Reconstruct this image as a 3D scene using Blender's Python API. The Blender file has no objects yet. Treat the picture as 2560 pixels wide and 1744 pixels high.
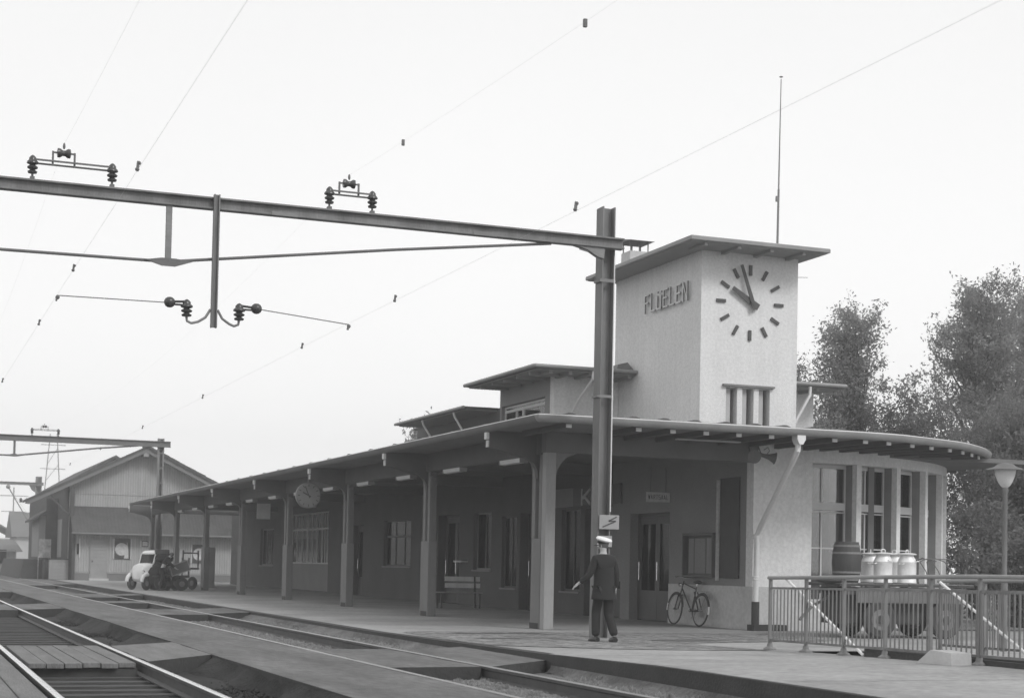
import bpy, bmesh, math, random
import numpy as np
from math import sin, cos, pi, radians, sqrt
from mathutils import Vector, Matrix
random.seed(7); np.random.seed(7)
SC = bpy.context.scene
COL = SC.collection

# ---------------------------------------------------------------- camera
cam = bpy.data.cameras.new('camera'); camo = bpy.data.objects.new('camera', cam); COL.objects.link(camo)
cam.sensor_width = 36; cam.lens = 56.70; cam.shift_x = 0; cam.shift_y = 0.1561
cam.clip_end = 6000; cam.clip_start = 0.1
YAW, TILT, ROLL = 0.365941841, 0.0358412789, 0.0201022394
_f = Vector((sin(YAW)*cos(TILT), cos(YAW)*cos(TILT), sin(TILT)))
_r = Vector((cos(YAW), -sin(YAW), 0)); _u = _r.cross(_f)
_r2 = cos(ROLL)*_r + sin(ROLL)*_u; _u2 = -sin(ROLL)*_r + cos(ROLL)*_u
camo.matrix_world = Matrix(((_r2.x, _u2.x, -_f.x, 0), (_r2.y, _u2.y, -_f.y, 0), (_r2.z, _u2.z, -_f.z, 1.26), (0, 0, 0, 1)))
SC.camera = camo
cam.dof.use_dof = True; cam.dof.focus_distance = 33.0; cam.dof.aperture_fstop = 2.8

# ---------------------------------------------------------------- sky (bright overcast) and a very soft sun
SUN_EL, SUN_AZ = radians(39), radians(24)          # azimuth measured from -Y towards +X (behind the camera, to its right)
sun_dir = Vector((sin(SUN_AZ)*cos(SUN_EL), -cos(SUN_AZ)*cos(SUN_EL), sin(SUN_EL)))
W = bpy.data.worlds.new('World'); SC.world = W; W.use_nodes = True
nt = W.node_tree; nt.nodes.clear()
out = nt.nodes.new('ShaderNodeOutputWorld'); bg = nt.nodes.new('ShaderNodeBackground')
sky = nt.nodes.new('ShaderNodeTexSky'); sky.sky_type = 'NISHITA'; sky.sun_disc = False
sky.sun_elevation = SUN_EL; sky.sun_rotation = radians(180) - SUN_AZ
bw = nt.nodes.new('ShaderNodeRGBToBW'); nt.links.new(sky.outputs[0], bw.inputs[0])
tc = nt.nodes.new('ShaderNodeTexCoord'); sep = nt.nodes.new('ShaderNodeSeparateXYZ'); nt.links.new(tc.outputs['Generated'], sep.inputs[0])
ramp = nt.nodes.new('ShaderNodeMapRange'); ramp.interpolation_type = 'SMOOTHSTEP'
ramp.inputs['From Min'].default_value = 0.0; ramp.inputs['From Max'].default_value = 0.45
ramp.inputs['To Min'].default_value = 12.0; ramp.inputs['To Max'].default_value = 9.9
nt.links.new(sep.outputs['Z'], ramp.inputs['Value'])
cn = nt.nodes.new('ShaderNodeTexNoise'); cn.inputs['Scale'].default_value = 2.2; cn.inputs['Detail'].default_value = 4
nt.links.new(tc.outputs['Generated'], cn.inputs['Vector'])
cm = nt.nodes.new('ShaderNodeMath'); cm.operation = 'MULTIPLY_ADD'; cm.inputs[1].default_value = 0.9; cm.inputs[2].default_value = -0.45
nt.links.new(cn.outputs[0], cm.inputs[0])
ad = nt.nodes.new('ShaderNodeMath'); ad.operation = 'ADD'; nt.links.new(ramp.outputs[0], ad.inputs[0]); nt.links.new(cm.outputs[0], ad.inputs[1])
mx = nt.nodes.new('ShaderNodeMix'); mx.data_type = 'FLOAT'; mx.inputs[0].default_value = 0.06
nt.links.new(ad.outputs[0], mx.inputs[2]); nt.links.new(bw.outputs[0], mx.inputs[3])
nt.links.new(mx.outputs[0], bg.inputs['Color']); bg.inputs['Strength'].default_value = 0.1
nt.links.new(bg.outputs[0], out.inputs['Surface'])
sl = bpy.data.lights.new('sun', 'SUN'); sl.energy = 1.75; sl.angle = radians(18); sl.color = (1, 1, 1)
so = bpy.data.objects.new('sun', sl); COL.objects.link(so)
so.rotation_euler = (-sun_dir).to_track_quat('-Z', 'Y').to_euler()
SC.view_settings.view_transform = 'Standard'; SC.view_settings.look = 'None'
SC.view_settings.exposure = 0.0; SC.view_settings.gamma = 1.0; SC.view_settings.use_curve_mapping = False
SC.render.engine = 'CYCLES'
SC.cycles.use_denoising = True
SC.cycles.max_bounces = 8; SC.cycles.transparent_max_bounces = 12

# ---------------------------------------------------------------- materials
def mat(name, g, rough=0.85, var=0.12, scale=3.0, fine=0.06, fscale=60.0, bump=0.0, bscale=80.0, stretch=(1, 1, 1), metal=0.0, spec=0.4, wave=None, streak=0.0):
    """grey material with two scales of noise; stretch squashes the noise along an axis; wave=(axis, scale, depth, bump)"""
    m = bpy.data.materials.new(name); m.use_nodes = True
    t = m.node_tree; N = t.nodes; L = t.links
    b = N['Principled BSDF']; b.inputs['Roughness'].default_value = rough; b.inputs['Metallic'].default_value = metal
    b.inputs['Specular IOR Level'].default_value = spec
    geo = N.new('ShaderNodeNewGeometry'); mp = N.new('ShaderNodeMapping'); mp.inputs['Scale'].default_value = stretch
    L.new(geo.outputs['Position'], mp.inputs['Vector'])
    n1 = N.new('ShaderNodeTexNoise'); n1.inputs['Scale'].default_value = scale; n1.inputs['Detail'].default_value = 5
    n2 = N.new('ShaderNodeTexNoise'); n2.inputs['Scale'].default_value = fscale; n2.inputs['Detail'].default_value = 2
    L.new(mp.outputs[0], n1.inputs['Vector']); L.new(mp.outputs[0], n2.inputs['Vector'])
    def rng(src, a):
        r = N.new('ShaderNodeMapRange'); r.inputs['From Min'].default_value = 0.25; r.inputs['From Max'].default_value = 0.75
        r.inputs['To Min'].default_value = 1-a; r.inputs['To Max'].default_value = 1+a; r.clamp = False
        L.new(src, r.inputs['Value']); return r.outputs[0]
    a = rng(n1.outputs[0], var); c = rng(n2.outputs[0], fine)
    k = N.new('ShaderNodeMath'); k.operation = 'MULTIPLY'; L.new(a, k.inputs[0]); L.new(c, k.inputs[1])
    k2 = N.new('ShaderNodeMath'); k2.operation = 'MULTIPLY'; L.new(k.outputs[0], k2.inputs[0]); k2.inputs[1].default_value = g
    last = k2.outputs[0]
    hsrc = None
    if streak > 0:
        mp3 = N.new('ShaderNodeMapping'); mp3.inputs['Scale'].default_value = (3.0, 3.0, 0.22); L.new(geo.outputs['Position'], mp3.inputs['Vector'])
        n3 = N.new('ShaderNodeTexNoise'); n3.inputs['Scale'].default_value = 1.6; n3.inputs['Detail'].default_value = 6; n3.inputs['Roughness'].default_value = 0.65; L.new(mp3.outputs[0], n3.inputs['Vector'])
        r3 = N.new('ShaderNodeMapRange'); r3.inputs['From Min'].default_value = 0.42; r3.inputs['From Max'].default_value = 0.72; r3.inputs['To Min'].default_value = 1; r3.inputs['To Max'].default_value = 1-streak; L.new(n3.outputs[0], r3.inputs['Value'])
        k9 = N.new('ShaderNodeMath'); k9.operation = 'MULTIPLY'; L.new(last, k9.inputs[0]); L.new(r3.outputs[0], k9.inputs[1]); last = k9.outputs[0]
    if wave:
        wv = N.new('ShaderNodeTexWave'); wv.wave_type = 'BANDS'; wv.bands_direction = wave[0]; wv.inputs['Scale'].default_value = wave[1]
        wv.inputs['Distortion'].default_value = 0.3
        L.new(geo.outputs['Position'], wv.inputs['Vector'])
        r = N.new('ShaderNodeMapRange'); r.inputs['To Min'].default_value = 1-wave[2]; r.inputs['To Max'].default_value = 1; L.new(wv.outputs[1], r.inputs['Value'])
        k3 = N.new('ShaderNodeMath'); k3.operation = 'MULTIPLY'; L.new(last, k3.inputs[0]); L.new(r.outputs[0], k3.inputs[1]); last = k3.outputs[0]
        hsrc = wv.outputs[1]
    cl = N.new('ShaderNodeClamp'); L.new(last, cl.inputs[0]); cl.inputs[1].default_value = 0.015; cl.inputs[2].default_value = 0.85
    L.new(cl.outputs[0], b.inputs['Base Color'])
    if bump > 0:
        bn = N.new('ShaderNodeTexNoise'); bn.inputs['Scale'].default_value = bscale; bn.inputs['Detail'].default_value = 3
        L.new(mp.outputs[0], bn.inputs['Vector'])
        bb = N.new('ShaderNodeBump'); bb.inputs['Strength'].default_value = min(1, bump); bb.inputs['Distance'].default_value = 0.02
        L.new(bn.outputs[0], bb.inputs['Height'])
        if hsrc is not None:
            b2 = N.new('ShaderNodeBump'); b2.inputs['Strength'].default_value = wave[3]; b2.inputs['Distance'].default_value = 0.03
            L.new(hsrc, b2.inputs['Height']); L.new(bb.outputs[0], b2.inputs['Normal']); L.new(b2.outputs[0], b.inputs['Normal'])
        else:
            L.new(bb.outputs[0], b.inputs['Normal'])
    return m

def glass_mat(name, tint, refl):
    m = bpy.data.materials.new(name); m.use_nodes = True; t = m.node_tree; N = t.nodes; L = t.links
    N.remove(N['Principled BSDF']); o = N['Material Output']
    tr = N.new('ShaderNodeBsdfTransparent'); tr.inputs[0].default_value = (tint, tint, tint, 1)
    gl = N.new('ShaderNodeBsdfGlossy'); gl.inputs['Roughness'].default_value = 0.03; gl.inputs[0].default_value = (0.9, 0.9, 0.9, 1)
    fr = N.new('ShaderNodeFresnel'); fr.inputs['IOR'].default_value = refl
    mxs = N.new('ShaderNodeMixShader'); L.new(fr.outputs[0], mxs.inputs[0]); L.new(tr.outputs[0], mxs.inputs[1]); L.new(gl.outputs[0], mxs.inputs[2])
    L.new(mxs.outputs[0], o.inputs[0]); return m

def leaf_mat(name, g):
    m = mat(name, g, 0.7, 0.35, 0.55, 0.25, 9.0)
    t = m.node_tree; N = t.nodes; L = t.links; b = N['Principled BSDF']; o = N['Material Output']
    tl = N.new('ShaderNodeBsdfTranslucent'); src = b.inputs['Base Color'].links[0].from_socket
    L.new(src, tl.inputs[0]); ms = N.new('ShaderNodeMixShader'); ms.inputs[0].default_value = 0.52
    L.new(b.outputs[0], ms.inputs[1]); L.new(tl.outputs[0], ms.inputs[2]); L.new(ms.outputs[0], o.inputs[0]); return m

M = dict(
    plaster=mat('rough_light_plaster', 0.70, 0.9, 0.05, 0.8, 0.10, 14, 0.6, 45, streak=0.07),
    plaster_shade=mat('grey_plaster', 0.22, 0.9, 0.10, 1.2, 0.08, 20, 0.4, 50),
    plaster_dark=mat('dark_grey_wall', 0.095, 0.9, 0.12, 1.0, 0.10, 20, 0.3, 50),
    plinth=mat('grey_stone_plinth', 0.50, 0.9, 0.12, 1.5, 0.10, 12, 0.5, 30),
    concrete_grey=mat('grey_enamel_plate', 0.30, 0.6),
    post=mat('corner_post_concrete', 0.28, 0.8, 0.12, 1.5, 0.06, 25, 0.3, 60, (1, 1, .3)),
    concrete=mat('painted_concrete', 0.17, 0.8, 0.10, 1.5, 0.06, 25, 0.3, 60, (1, 1, 0.3)),
    concrete_light=mat('light_concrete', 0.5, 0.8, 0.10, 1.5, 0.06, 25, 0.3, 60),
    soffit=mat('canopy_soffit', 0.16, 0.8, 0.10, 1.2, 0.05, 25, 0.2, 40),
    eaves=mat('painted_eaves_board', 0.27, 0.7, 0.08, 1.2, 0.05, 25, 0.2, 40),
    joist=mat('white_painted_joist', 0.6, 0.7),
    zinc=mat('zinc_gutter', 0.25, 0.5, 0.14, 2.0, 0.06, 30, 0.15, 40, spec=0.5),
    zinc_light=mat('white_painted_pipe', 0.68, 0.5, 0.08, 2.0, 0.04, 30, 0.1, 40),
    roof=mat('dark_roofing', 0.10, 0.8, 0.2, 2, 0.1, 20, 0.4, 20),
    steel=mat('weathered_grey_steel', 0.17, 0.6, 0.32, 2.8, 0.10, 30, 0.3, 30, (1, 1, 0.18)),
    steel_dark=mat('dark_grey_steel', 0.13, 0.6, 0.2, 3, 0.1, 30, 0.2, 30),
    steel_mid=mat('sooty_grey_steel', 0.19, 0.6, 0.22, 2.5, 0.1, 30, 0.2, 30, (0.3, 1, 1)),
    black=mat('black_paint', 0.045, 0.6, 0.15, 5),
    porcelain=mat('brown_porcelain', 0.04, 0.25, 0.1, 5, spec=0.6),
    mark=mat('dark_painted_metal', 0.06, 0.5, 0.1, 5),
    letter=mat('grey_painted_letters', 0.42, 0.6, 0.08, 4),
    asphalt=mat('pale_platform_asphalt', 0.32, 0.85, 0.26, 0.5, 0.16, 9, 0.6, 50, streak=.22),
    walk=mat('worn_platform_asphalt', 0.13, 0.85, 0.38, 1.1, 0.22, 9, 0.6, 50, (1.5, 0.3, 1), streak=.3),
    slab_side=mat('dark_slab_sides', 0.045, 0.9, 0.25, 2, 0.15, 20, 0.4, 20),
    kerb=mat('dark_kerb_stone', 0.045, 0.85, 0.25, 2, 0.12, 20, 0.5, 30),
    earth=mat('sooty_track_bed', 0.024, 0.95, 0.35, 1.2, 0.25, 16, 0.9, 25),
    gravel=mat('grey_track_gravel', 0.13, 0.95, 0.35, 1.5, 0.3, 20, 1.0, 25),
    stone=mat('ballast_stone', 0.15, 0.9, 0.5, 9, 0.2, 40),
    sleeper=mat('tarred_sleeper', 0.06, 0.85, 0.3, 4, 0.15, 20, 0.6, 20, (0.3, 2, 2)),
    plank=mat('weathered_plank', 0.145, 0.8, 0.25, 2.2, 0.18, 16, 0.5, 20, (3, 0.35, 1)),
    rail=mat('rusty_rail', 0.07, 0.6, 0.2, 6, 0.1, 30),
    railtop=mat('polished_rail_head', 0.86, 0.22, 0.05, 2, 0.03, 30, metal=1.0),
    railtop_dull=mat('dull_rail_head', 0.34, 0.42, 0.2, 1.2, 0.05, 30, metal=0.7),
    wood=mat('grey_weatherboard', 0.36, 0.85, 0.14, 1.2, 0.08, 12, 0.3, 30, (3, 3, 0.3), wave=('X', 2.2, 0.16, 0.5)),
    wood_side=mat('grey_side_weatherboard', 0.30, 0.85, 0.14, 1.2, 0.08, 12, 0.3, 30, (3, 3, 0.3), wave=('Y', 2.2, 0.16, 0.5)),
    wood_dark=mat('shaded_dark_wood', 0.06, 0.85, 0.2, 2, 0.1, 12),
    tile=mat('old_roof_tiles', 0.075, 0.85, 0.22, 1.5, 0.15, 9, 0.5, 14, wave=('X', 1.6, 0.12, 0.25)),
    door=mat('painted_wood_door', 0.30, 0.7, 0.1, 2, 0.06, 20),
    doordark=mat('dark_stained_door', 0.07, 0.5, 0.15, 2, 0.08, 20),
    frame=mat('painted_window_frame', 0.52, 0.6, 0.06, 3),
    curtain_or_daylight_panel=mat('pale_panel_paint', 0.7, 0.9, 0.1, 2, 0.08, 12, 0.2, 20, (1, 1, 0.1)),
    interior=mat('room_wall', 0.16, 0.9, 0.1, 1),
    paper=mat('printed_paper', 0.5, 0.8, 0.25, 6, 0.2, 30),
    poster=mat('poster_print', 0.38, 0.8, 0.45, 2.2, 0.3, 7),
    white=mat('white_enamel', 0.78, 0.4, 0.05, 4),
    cream=mat('cream_car_paint', 0.74, 0.3, 0.04, 3, spec=0.6),
    alu=mat('dull_aluminium_can', 0.72, 0.5, 0.12, 7, 0.05, 30, 0.1, 30, metal=0.2),
    barrel=mat('dark_barrel_wood', 0.05, 0.6, 0.2, 5, 0.1, 30, 0.2, 30, (1, 1, 0.2)),
    rubber=mat('tyre_rubber', 0.05, 0.8, 0.15, 6),
    uniform=mat('dark_uniform_cloth', 0.018, 0.9, 0.12, 6, 0.05, 60, 0.3, 60),
    trousers=mat('dark_trouser_cloth', 0.017, 0.9, 0.12, 6, 0.05, 60, 0.3, 60),
    shoe=mat('black_shoe_leather', 0.035, 0.4),
    fin=mat('reveal_lining', 0.22, 0.8),
    dial=mat('shaded_clock_dial', 0.27, 0.6),  # white dial greyed so its colour carries the canopy shade
    zinc_shaded=mat('shaded_zinc', 0.13, 0.7, 0.12, 2),
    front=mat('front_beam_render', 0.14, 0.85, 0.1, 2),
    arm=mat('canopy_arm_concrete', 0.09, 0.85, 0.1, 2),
    skin=mat('skin', 0.38, 0.6, 0.08, 12),
    hair=mat('grey_brown_hair', 0.10, 0.8),
    capwhite=mat('white_cap_cloth', 0.75, 0.8),
    chrome=mat('chromed_metal', 0.8, 0.2, metal=1.0),
    lampglass=mat('opal_lamp_glass', 0.62, 0.35, 0.04, 4, spec=0.5),
    wire=mat('grey_wire', 0.45, 0.6),
    bark=mat('tree_bark', 0.10, 0.9, 0.2, 5, 0.1, 20, 0.5, 20),
    leaf=leaf_mat('grey_green_leaves', 0.27),
    leafdark=leaf_mat('dark_green_leaves', 0.20),
    farwall=mat('far_pale_wall', 0.45, 0.9, 0.08, 0.4),
    farroof=mat('far_roof', 0.16, 0.9, 0.12, 0.4),
    wet=mat('wet_asphalt', 0.22, 0.28, 0.2, 3, spec=0.7),
    dark_mark=mat('dark_asphalt_mark', 0.12, 0.7, 0.3, 3),
    glass=glass_mat('window_glass', 0.80, 1.6),
    glassdark=glass_mat('smoky_window_glass', 0.40, 1.10),
)

# cobbled paving: voronoi setts
def cobble_mat():
    m = mat('cobbled_paving', 0.22, 0.85, 0.2, 0.7, 0.1, 12)
    t = m.node_tree; N = t.nodes; L = t.links; b = N['Principled BSDF']
    geo = N.new('ShaderNodeNewGeometry'); v = N.new('ShaderNodeTexVoronoi'); v.feature = 'DISTANCE_TO_EDGE'; v.inputs['Scale'].default_value = 7.5
    L.new(geo.outputs['Position'], v.inputs['Vector'])
    v2 = N.new('ShaderNodeTexVoronoi'); v2.inputs['Scale'].default_value = 7.5; L.new(geo.outputs['Position'], v2.inputs['Vector'])
    s2 = N.new('ShaderNodeSeparateColor'); L.new(v2.outputs['Color'], s2.inputs[0])
    r2 = N.new('ShaderNodeMapRange'); r2.inputs['To Min'].default_value = 0.55; r2.inputs['To Max'].default_value = 1.4; L.new(s2.outputs[0], r2.inputs[0])
    r = N.new('ShaderNodeMapRange'); r.inputs['From Max'].default_value = 0.06; r.inputs['To Min'].default_value = 0.55; L.new(v.outputs[0], r.inputs[0])
    k = N.new('ShaderNodeMath'); k.operation = 'MULTIPLY'; L.new(r.outputs[0], k.inputs[0]); L.new(r2.outputs[0], k.inputs[1])
    src = b.inputs['Base Color'].links[0].from_socket
    k2 = N.new('ShaderNodeMath'); k2.operation = 'MULTIPLY'; L.new(k.outputs[0], k2.inputs[0]); L.new(src, k2.inputs[1]); L.new(k2.outputs[0], b.inputs['Base Color'])
    bp = N.new('ShaderNodeBump'); bp.inputs['Strength'].default_value = 0.8; bp.inputs['Distance'].default_value = 0.02
    L.new(r.outputs[0], bp.inputs['Height']); L.new(bp.outputs[0], b.inputs['Normal']); return m
M['cobble'] = cobble_mat()

# ---------------------------------------------------------------- mesh helpers
class MB:
    def __init__(s): s.v = []; s.f = []
    def add(s, vs, fs):
        n = len(s.v); s.v += [tuple(p) for p in vs]; s.f += [tuple(i+n for i in f) for f in fs]; return s
    def box(s, x0, x1, y0, y1, z0, z1):
        return s.add([(x0,y0,z0),(x1,y0,z0),(x1,y1,z0),(x0,y1,z0),(x0,y0,z1),(x1,y0,z1),(x1,y1,z1),(x0,y1,z1)],
                     [(0,3,2,1),(4,5,6,7),(0,1,5,4),(1,2,6,5),(2,3,7,6),(3,0,4,7)])
    def obox(s, c, ax, ay, az):
        """oriented box: centre and three half-extent vectors"""
        c, ax, ay, az = map(Vector, (c, ax, ay, az)); vs = []
        for k in (-1, 1):
            for i, j in ((-1,-1),(1,-1),(1,1),(-1,1)): vs.append(c + ax*i + ay*j + az*k)
        return s.add(vs, [(0,3,2,1),(4,5,6,7),(0,1,5,4),(1,2,6,5),(2,3,7,6),(3,0,4,7)])
    def bar(s, p, q, w, h=None, up=(0,0,1)):
        """rectangular bar from p to q"""
        p, q = Vector(p), Vector(q); d = q-p; L = d.length; d.normalize(); u = Vector(up)
        if abs(d.dot(u)) > 0.99: u = Vector((1,0,0))
        a = d.cross(u).normalized(); b = a.cross(d); h = h or w
        return s.obox((p+q)/2, d*(L/2), a*(w/2), b*(h/2))
    def ring(s, p, d, r, n, ph=0):
        d = Vector(d).normalized(); u = Vector((0,0,1)) if abs(d.z) < 0.95 else Vector((1,0,0))
        a = d.cross(u).normalized(); b = a.cross(d)
        return [Vector(p) + (a*cos(ph+2*pi*i/n) + b*sin(ph+2*pi*i/n))*r for i in range(n)]
    def tube(s, p, q, r, n=8, r2=None):
        d = Vector(q)-Vector(p); A = s.ring(p, d, r, n); B = s.ring(q, d, r if r2 is None else r2, n)
        return s.add(A+B, [(i,(i+1)%n,(i+1)%n+n,i+n) for i in range(n)] + [tuple(range(n))[::-1], tuple(range(n,2*n))])
    def path(s, pts, r, n=6, closed=False):
        P = [Vector(p) for p in pts]; m = len(P); vs = []; prev = None
        for i, p in enumerate(P):
            if closed: d = P[(i+1)%m]-P[i-1]
            else: d = (P[min(i+1,m-1)]-P[max(i-1,0)])
            d.normalize()
            if prev is None:
                u = Vector((0,0,1)) if abs(d.z) < 0.9 else Vector((1,0,0)); a = d.cross(u).normalized()
            else: a = (prev - d*prev.dot(d)).normalized()
            prev = a; b = a.cross(d); rr = r[i] if isinstance(r, (list, tuple)) else r
            vs += [p + (a*cos(2*pi*k/n)+b*sin(2*pi*k/n))*rr for k in range(n)]
        fs = []
        for i in range(m if closed else m-1):
            j = (i+1) % m
            fs += [(i*n+k, i*n+(k+1)%n, j*n+(k+1)%n, j*n+k) for k in range(n)]
        if not closed: fs += [tuple(range(n))[::-1], tuple(range((m-1)*n, m*n))]
        return s.add(vs, fs)
    def prism(s, pts, a, b, axis='z'):
        f = {'x': lambda p, t: (t, p[0], p[1]), 'y': lambda p, t: (p[0], t, p[1]), 'z': lambda p, t: (p[0], p[1], t)}[axis]
        n = len(pts)
        return s.add([f(p, a) for p in pts]+[f(p, b) for p in pts],
                     [(i,(i+1)%n,(i+1)%n+n,i+n) for i in range(n)] + [tuple(range(n))[::-1], tuple(range(n,2*n))])
    def lathe(s, prof, c=(0,0,0), n=16, axis=(0,0,1)):
        d = Vector(axis).normalized(); u = Vector((0,0,1)) if abs(d.z) < 0.95 else Vector((1,0,0))
        a = d.cross(u).normalized(); b = a.cross(d); c = Vector(c); vs = []
        for r, h in prof: vs += [c + d*h + (a*cos(2*pi*k/n)+b*sin(2*pi*k/n))*max(r, 1e-4) for k in range(n)]
        fs = [(i*n+k, i*n+(k+1)%n, (i+1)*n+(k+1)%n, (i+1)*n+k) for i in range(len(prof)-1) for k in range(n)]
        fs += [tuple(range(n))[::-1], tuple(range((len(prof)-1)*n, len(prof)*n))]
        return s.add(vs, fs)
    def ball(s, c, r, n=12, sc=(1,1,1)):
        c = Vector(c); vs = [c+Vector((0,0,-r*sc[2]))]; m = n//2
        for i in range(1, m):
            t = -pi/2+pi*i/m
            vs += [c+Vector((cos(t)*cos(2*pi*k/n)*r*sc[0], cos(t)*sin(2*pi*k/n)*r*sc[1], sin(t)*r*sc[2])) for k in range(n)]
        vs.append(c+Vector((0,0,r*sc[2]))); fs = [(0, 1+(k+1)%n, 1+k) for k in range(n)]
        for i in range(m-2):
            fs += [(1+i*n+k, 1+i*n+(k+1)%n, 1+(i+1)*n+(k+1)%n, 1+(i+1)*n+k) for k in range(n)]
        e = len(vs)-1; fs += [(e, 1+(m-2)*n+k, 1+(m-2)*n+(k+1)%n) for k in range(n)]
        return s.add(vs, fs)

def mk_mesh(name, mb, m, off=(0,0,0), smooth=False, fix=True):
    me = bpy.data.meshes.new(name)
    me.from_pydata([(p[0]-off[0], p[1]-off[1], p[2]-off[2]) for p in mb.v], [], mb.f)
    if fix:
        b = bmesh.new(); b.from_mesh(me); bmesh.ops.recalc_face_normals(b, faces=b.faces); b.to_mesh(me); b.free()
    if smooth:
        me.polygons.foreach_set('use_smooth', [True]*len(me.polygons))
        try: me.set_sharp_from_angle(angle=radians(38))
        except Exception: pass
    if m is not None: me.materials.append(m)
    me.update(); return me

OFF = {}
def thing(name, label, cat, loc=(0,0,0), rz=0, group=None, world=False):
    """an Empty at the thing's base; world=True: its parts are given in world coordinates"""
    o = bpy.data.objects.new(name, None); COL.objects.link(o); o.empty_display_size = 0.3
    o.location = loc; o.rotation_euler = (0, 0, rz); o['label'] = label; o['category'] = cat
    if group: o['group'] = group
    OFF[o.name] = tuple(loc) if world else (0,0,0)
    return o
def part(name, mb, m, parent, smooth=False, bevel=0, label=None, stuff=False):
    off = OFF.get(parent.name, (0,0,0)) if parent else (0,0,0)
    me = mb if isinstance(mb, bpy.types.Mesh) else mk_mesh(name, mb, m, off, smooth)
    o = bpy.data.objects.new(name, me); COL.objects.link(o)
    if parent: o.parent = parent
    OFF[o.name] = off
    if bevel:
        b = o.modifiers.new('bevel', 'BEVEL'); b.width = bevel; b.segments = 2; b.limit_method = 'ANGLE'; b.angle_limit = radians(50)
    if label: o['label'] = label
    if stuff: o['kind'] = 'stuff'
    return o
def single(name, mb, m, label, cat, group=None, smooth=False, bevel=0, loc=(0,0,0)):
    """a thing that is one mesh; the mesh is given in world coordinates, its origin set to loc"""
    me = mk_mesh(name, mb, m, loc, smooth); o = bpy.data.objects.new(name, me); o.location = loc; COL.objects.link(o)
    o['label'] = label; o['category'] = cat
    if group: o['group'] = group
    if bevel:
        b = o.modifiers.new('bevel', 'BEVEL'); b.width = bevel; b.segments = 2; b.limit_method = 'ANGLE'
    return o
def struct(name, mb, m, parent=None, kind='structure', smooth=False, fix=True):
    me = mk_mesh(name, mb, m, (0,0,0), smooth, fix); o = bpy.data.objects.new(name, me); COL.objects.link(o)
    if parent: o.parent = parent
    else: o['kind'] = kind
    return o
def copy_tree(o, parent=None):
    c = o.copy(); COL.objects.link(c); c.parent = parent; OFF[c.name] = OFF.get(o.name, (0,0,0))
    for ch in list(o.children): copy_tree(ch, c)
    return c
def dup(root, loc, rz=None, label=None):
    c = copy_tree(root); c.location = loc
    if rz is not None: c.rotation_euler = (0,0,rz)
    if label: c['label'] = label
    return c

def lerp(a, b, t): return a+(b-a)*t
def wall_grid(mb, fix_axis, a0, a1, u0, u1, z0, z1, holes):
    """wall slab between a0 and a1 on the fixed axis ('x' or 'y'), with rectangular holes (ua, ub, za, zb)"""
    def bx(ua, ub, za, zb):
        if ub-ua < 1e-4 or zb-za < 1e-4: return
        if fix_axis == 'x': mb.box(a0, a1, ua, ub, za, zb)
        else: mb.box(ua, ub, a0, a1, za, zb)
    cuts = sorted(set([u0, u1]+[h[0] for h in holes]+[h[1] for h in holes]))
    for ua, ub in zip(cuts[:-1], cuts[1:]):
        mid = (ua+ub)/2; hs = sorted([h for h in holes if h[0] < mid < h[1]], key=lambda h: h[2]); z = z0
        for h in hs: bx(ua, ub, z, h[2]); z = h[3]
        bx(ua, ub, z, z1)
    return mb

STROKES = {  # strokes on a unit square, x right, y up
    'F': [((0,0),(0,1)),((0,1),(1,1)),((0,.54),(.8,.54))], 'L': [((0,1),(0,0)),((0,0),(1,0))],
    'Ü': [((0,.72),(0,.02)),((0,0.0),(1,0.0)),((1,.02),(1,.72)),((.0,.97),(.09,.97)),((.91,.97),(1,.97))],
    'E': [((0,0),(0,1)),((0,1),(1,1)),((0,.52),(.85,.52)),((0,0),(1,0))], 'N': [((0,0),(0,1)),((0,1),(1,0)),((1,0),(1,1))],
    'K': [((0,0),(0,1)),((.1,.42),(1,1)),((.3,.55),(1,0))], 'W': [((0,1),(.25,0)),((.25,0),(.5,.75)),((.5,.75),(.75,0)),((.75,0),(1,1))],
    'A': [((0,0),(.5,1)),((.5,1),(1,0)),((.2,.32),(.8,.32))], 'R': [((0,0),(0,1)),((0,1),(.9,1)),((.9,1),(.9,.5)),((.9,.5),(0,.5)),((.45,.5),(1,0))],
    'T': [((.5,0),(.5,1)),((0,1),(1,1))], 'S': [((1,1),(0,1)),((0,1),(0,.52)),((0,.52),(1,.52)),((1,.52),(1,0)),((1,0),(0,0))],
}
def letters(word, o, right, up, nrm, w, h, pitch, stroke, depth, m, parent, side=None):
    o, right, up, nrm = map(Vector, (o, right, up, nrm))
    for i, ch in enumerate(word):
        mb = MB(); base = o + right*(i*pitch)
        for k, ((x0,y0),(x1,y1)) in enumerate(STROKES[ch]):
            p = base+right*(x0*w)+up*(y0*h); q = base+right*(x1*w)+up*(y1*h); d = (q-p); L = d.length; d.normalize()
            s_ = d.cross(nrm).normalized()
            mb.obox((p+q)/2 + nrm*(0.0006*k), d*(L/2+stroke/2), s_*(stroke/2), nrm*(depth/2))
        o_ = part('letter', mb, side or m, parent)
        if side:
            o_.data.materials.append(m)
            for p_ in o_.data.polygons:
                if p_.normal.dot(nrm) > .9: p_.material_index = 1

# ================================================================ GROUND
g = MB(); R_ = 3000
g.add([(-R_,-R_,-0.34),(R_,-R_,-0.34),(R_,R_,-0.34),(-R_,R_,-0.34)], [(0,1,2,3)])
struct('ground', g, M['gravel'])

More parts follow.
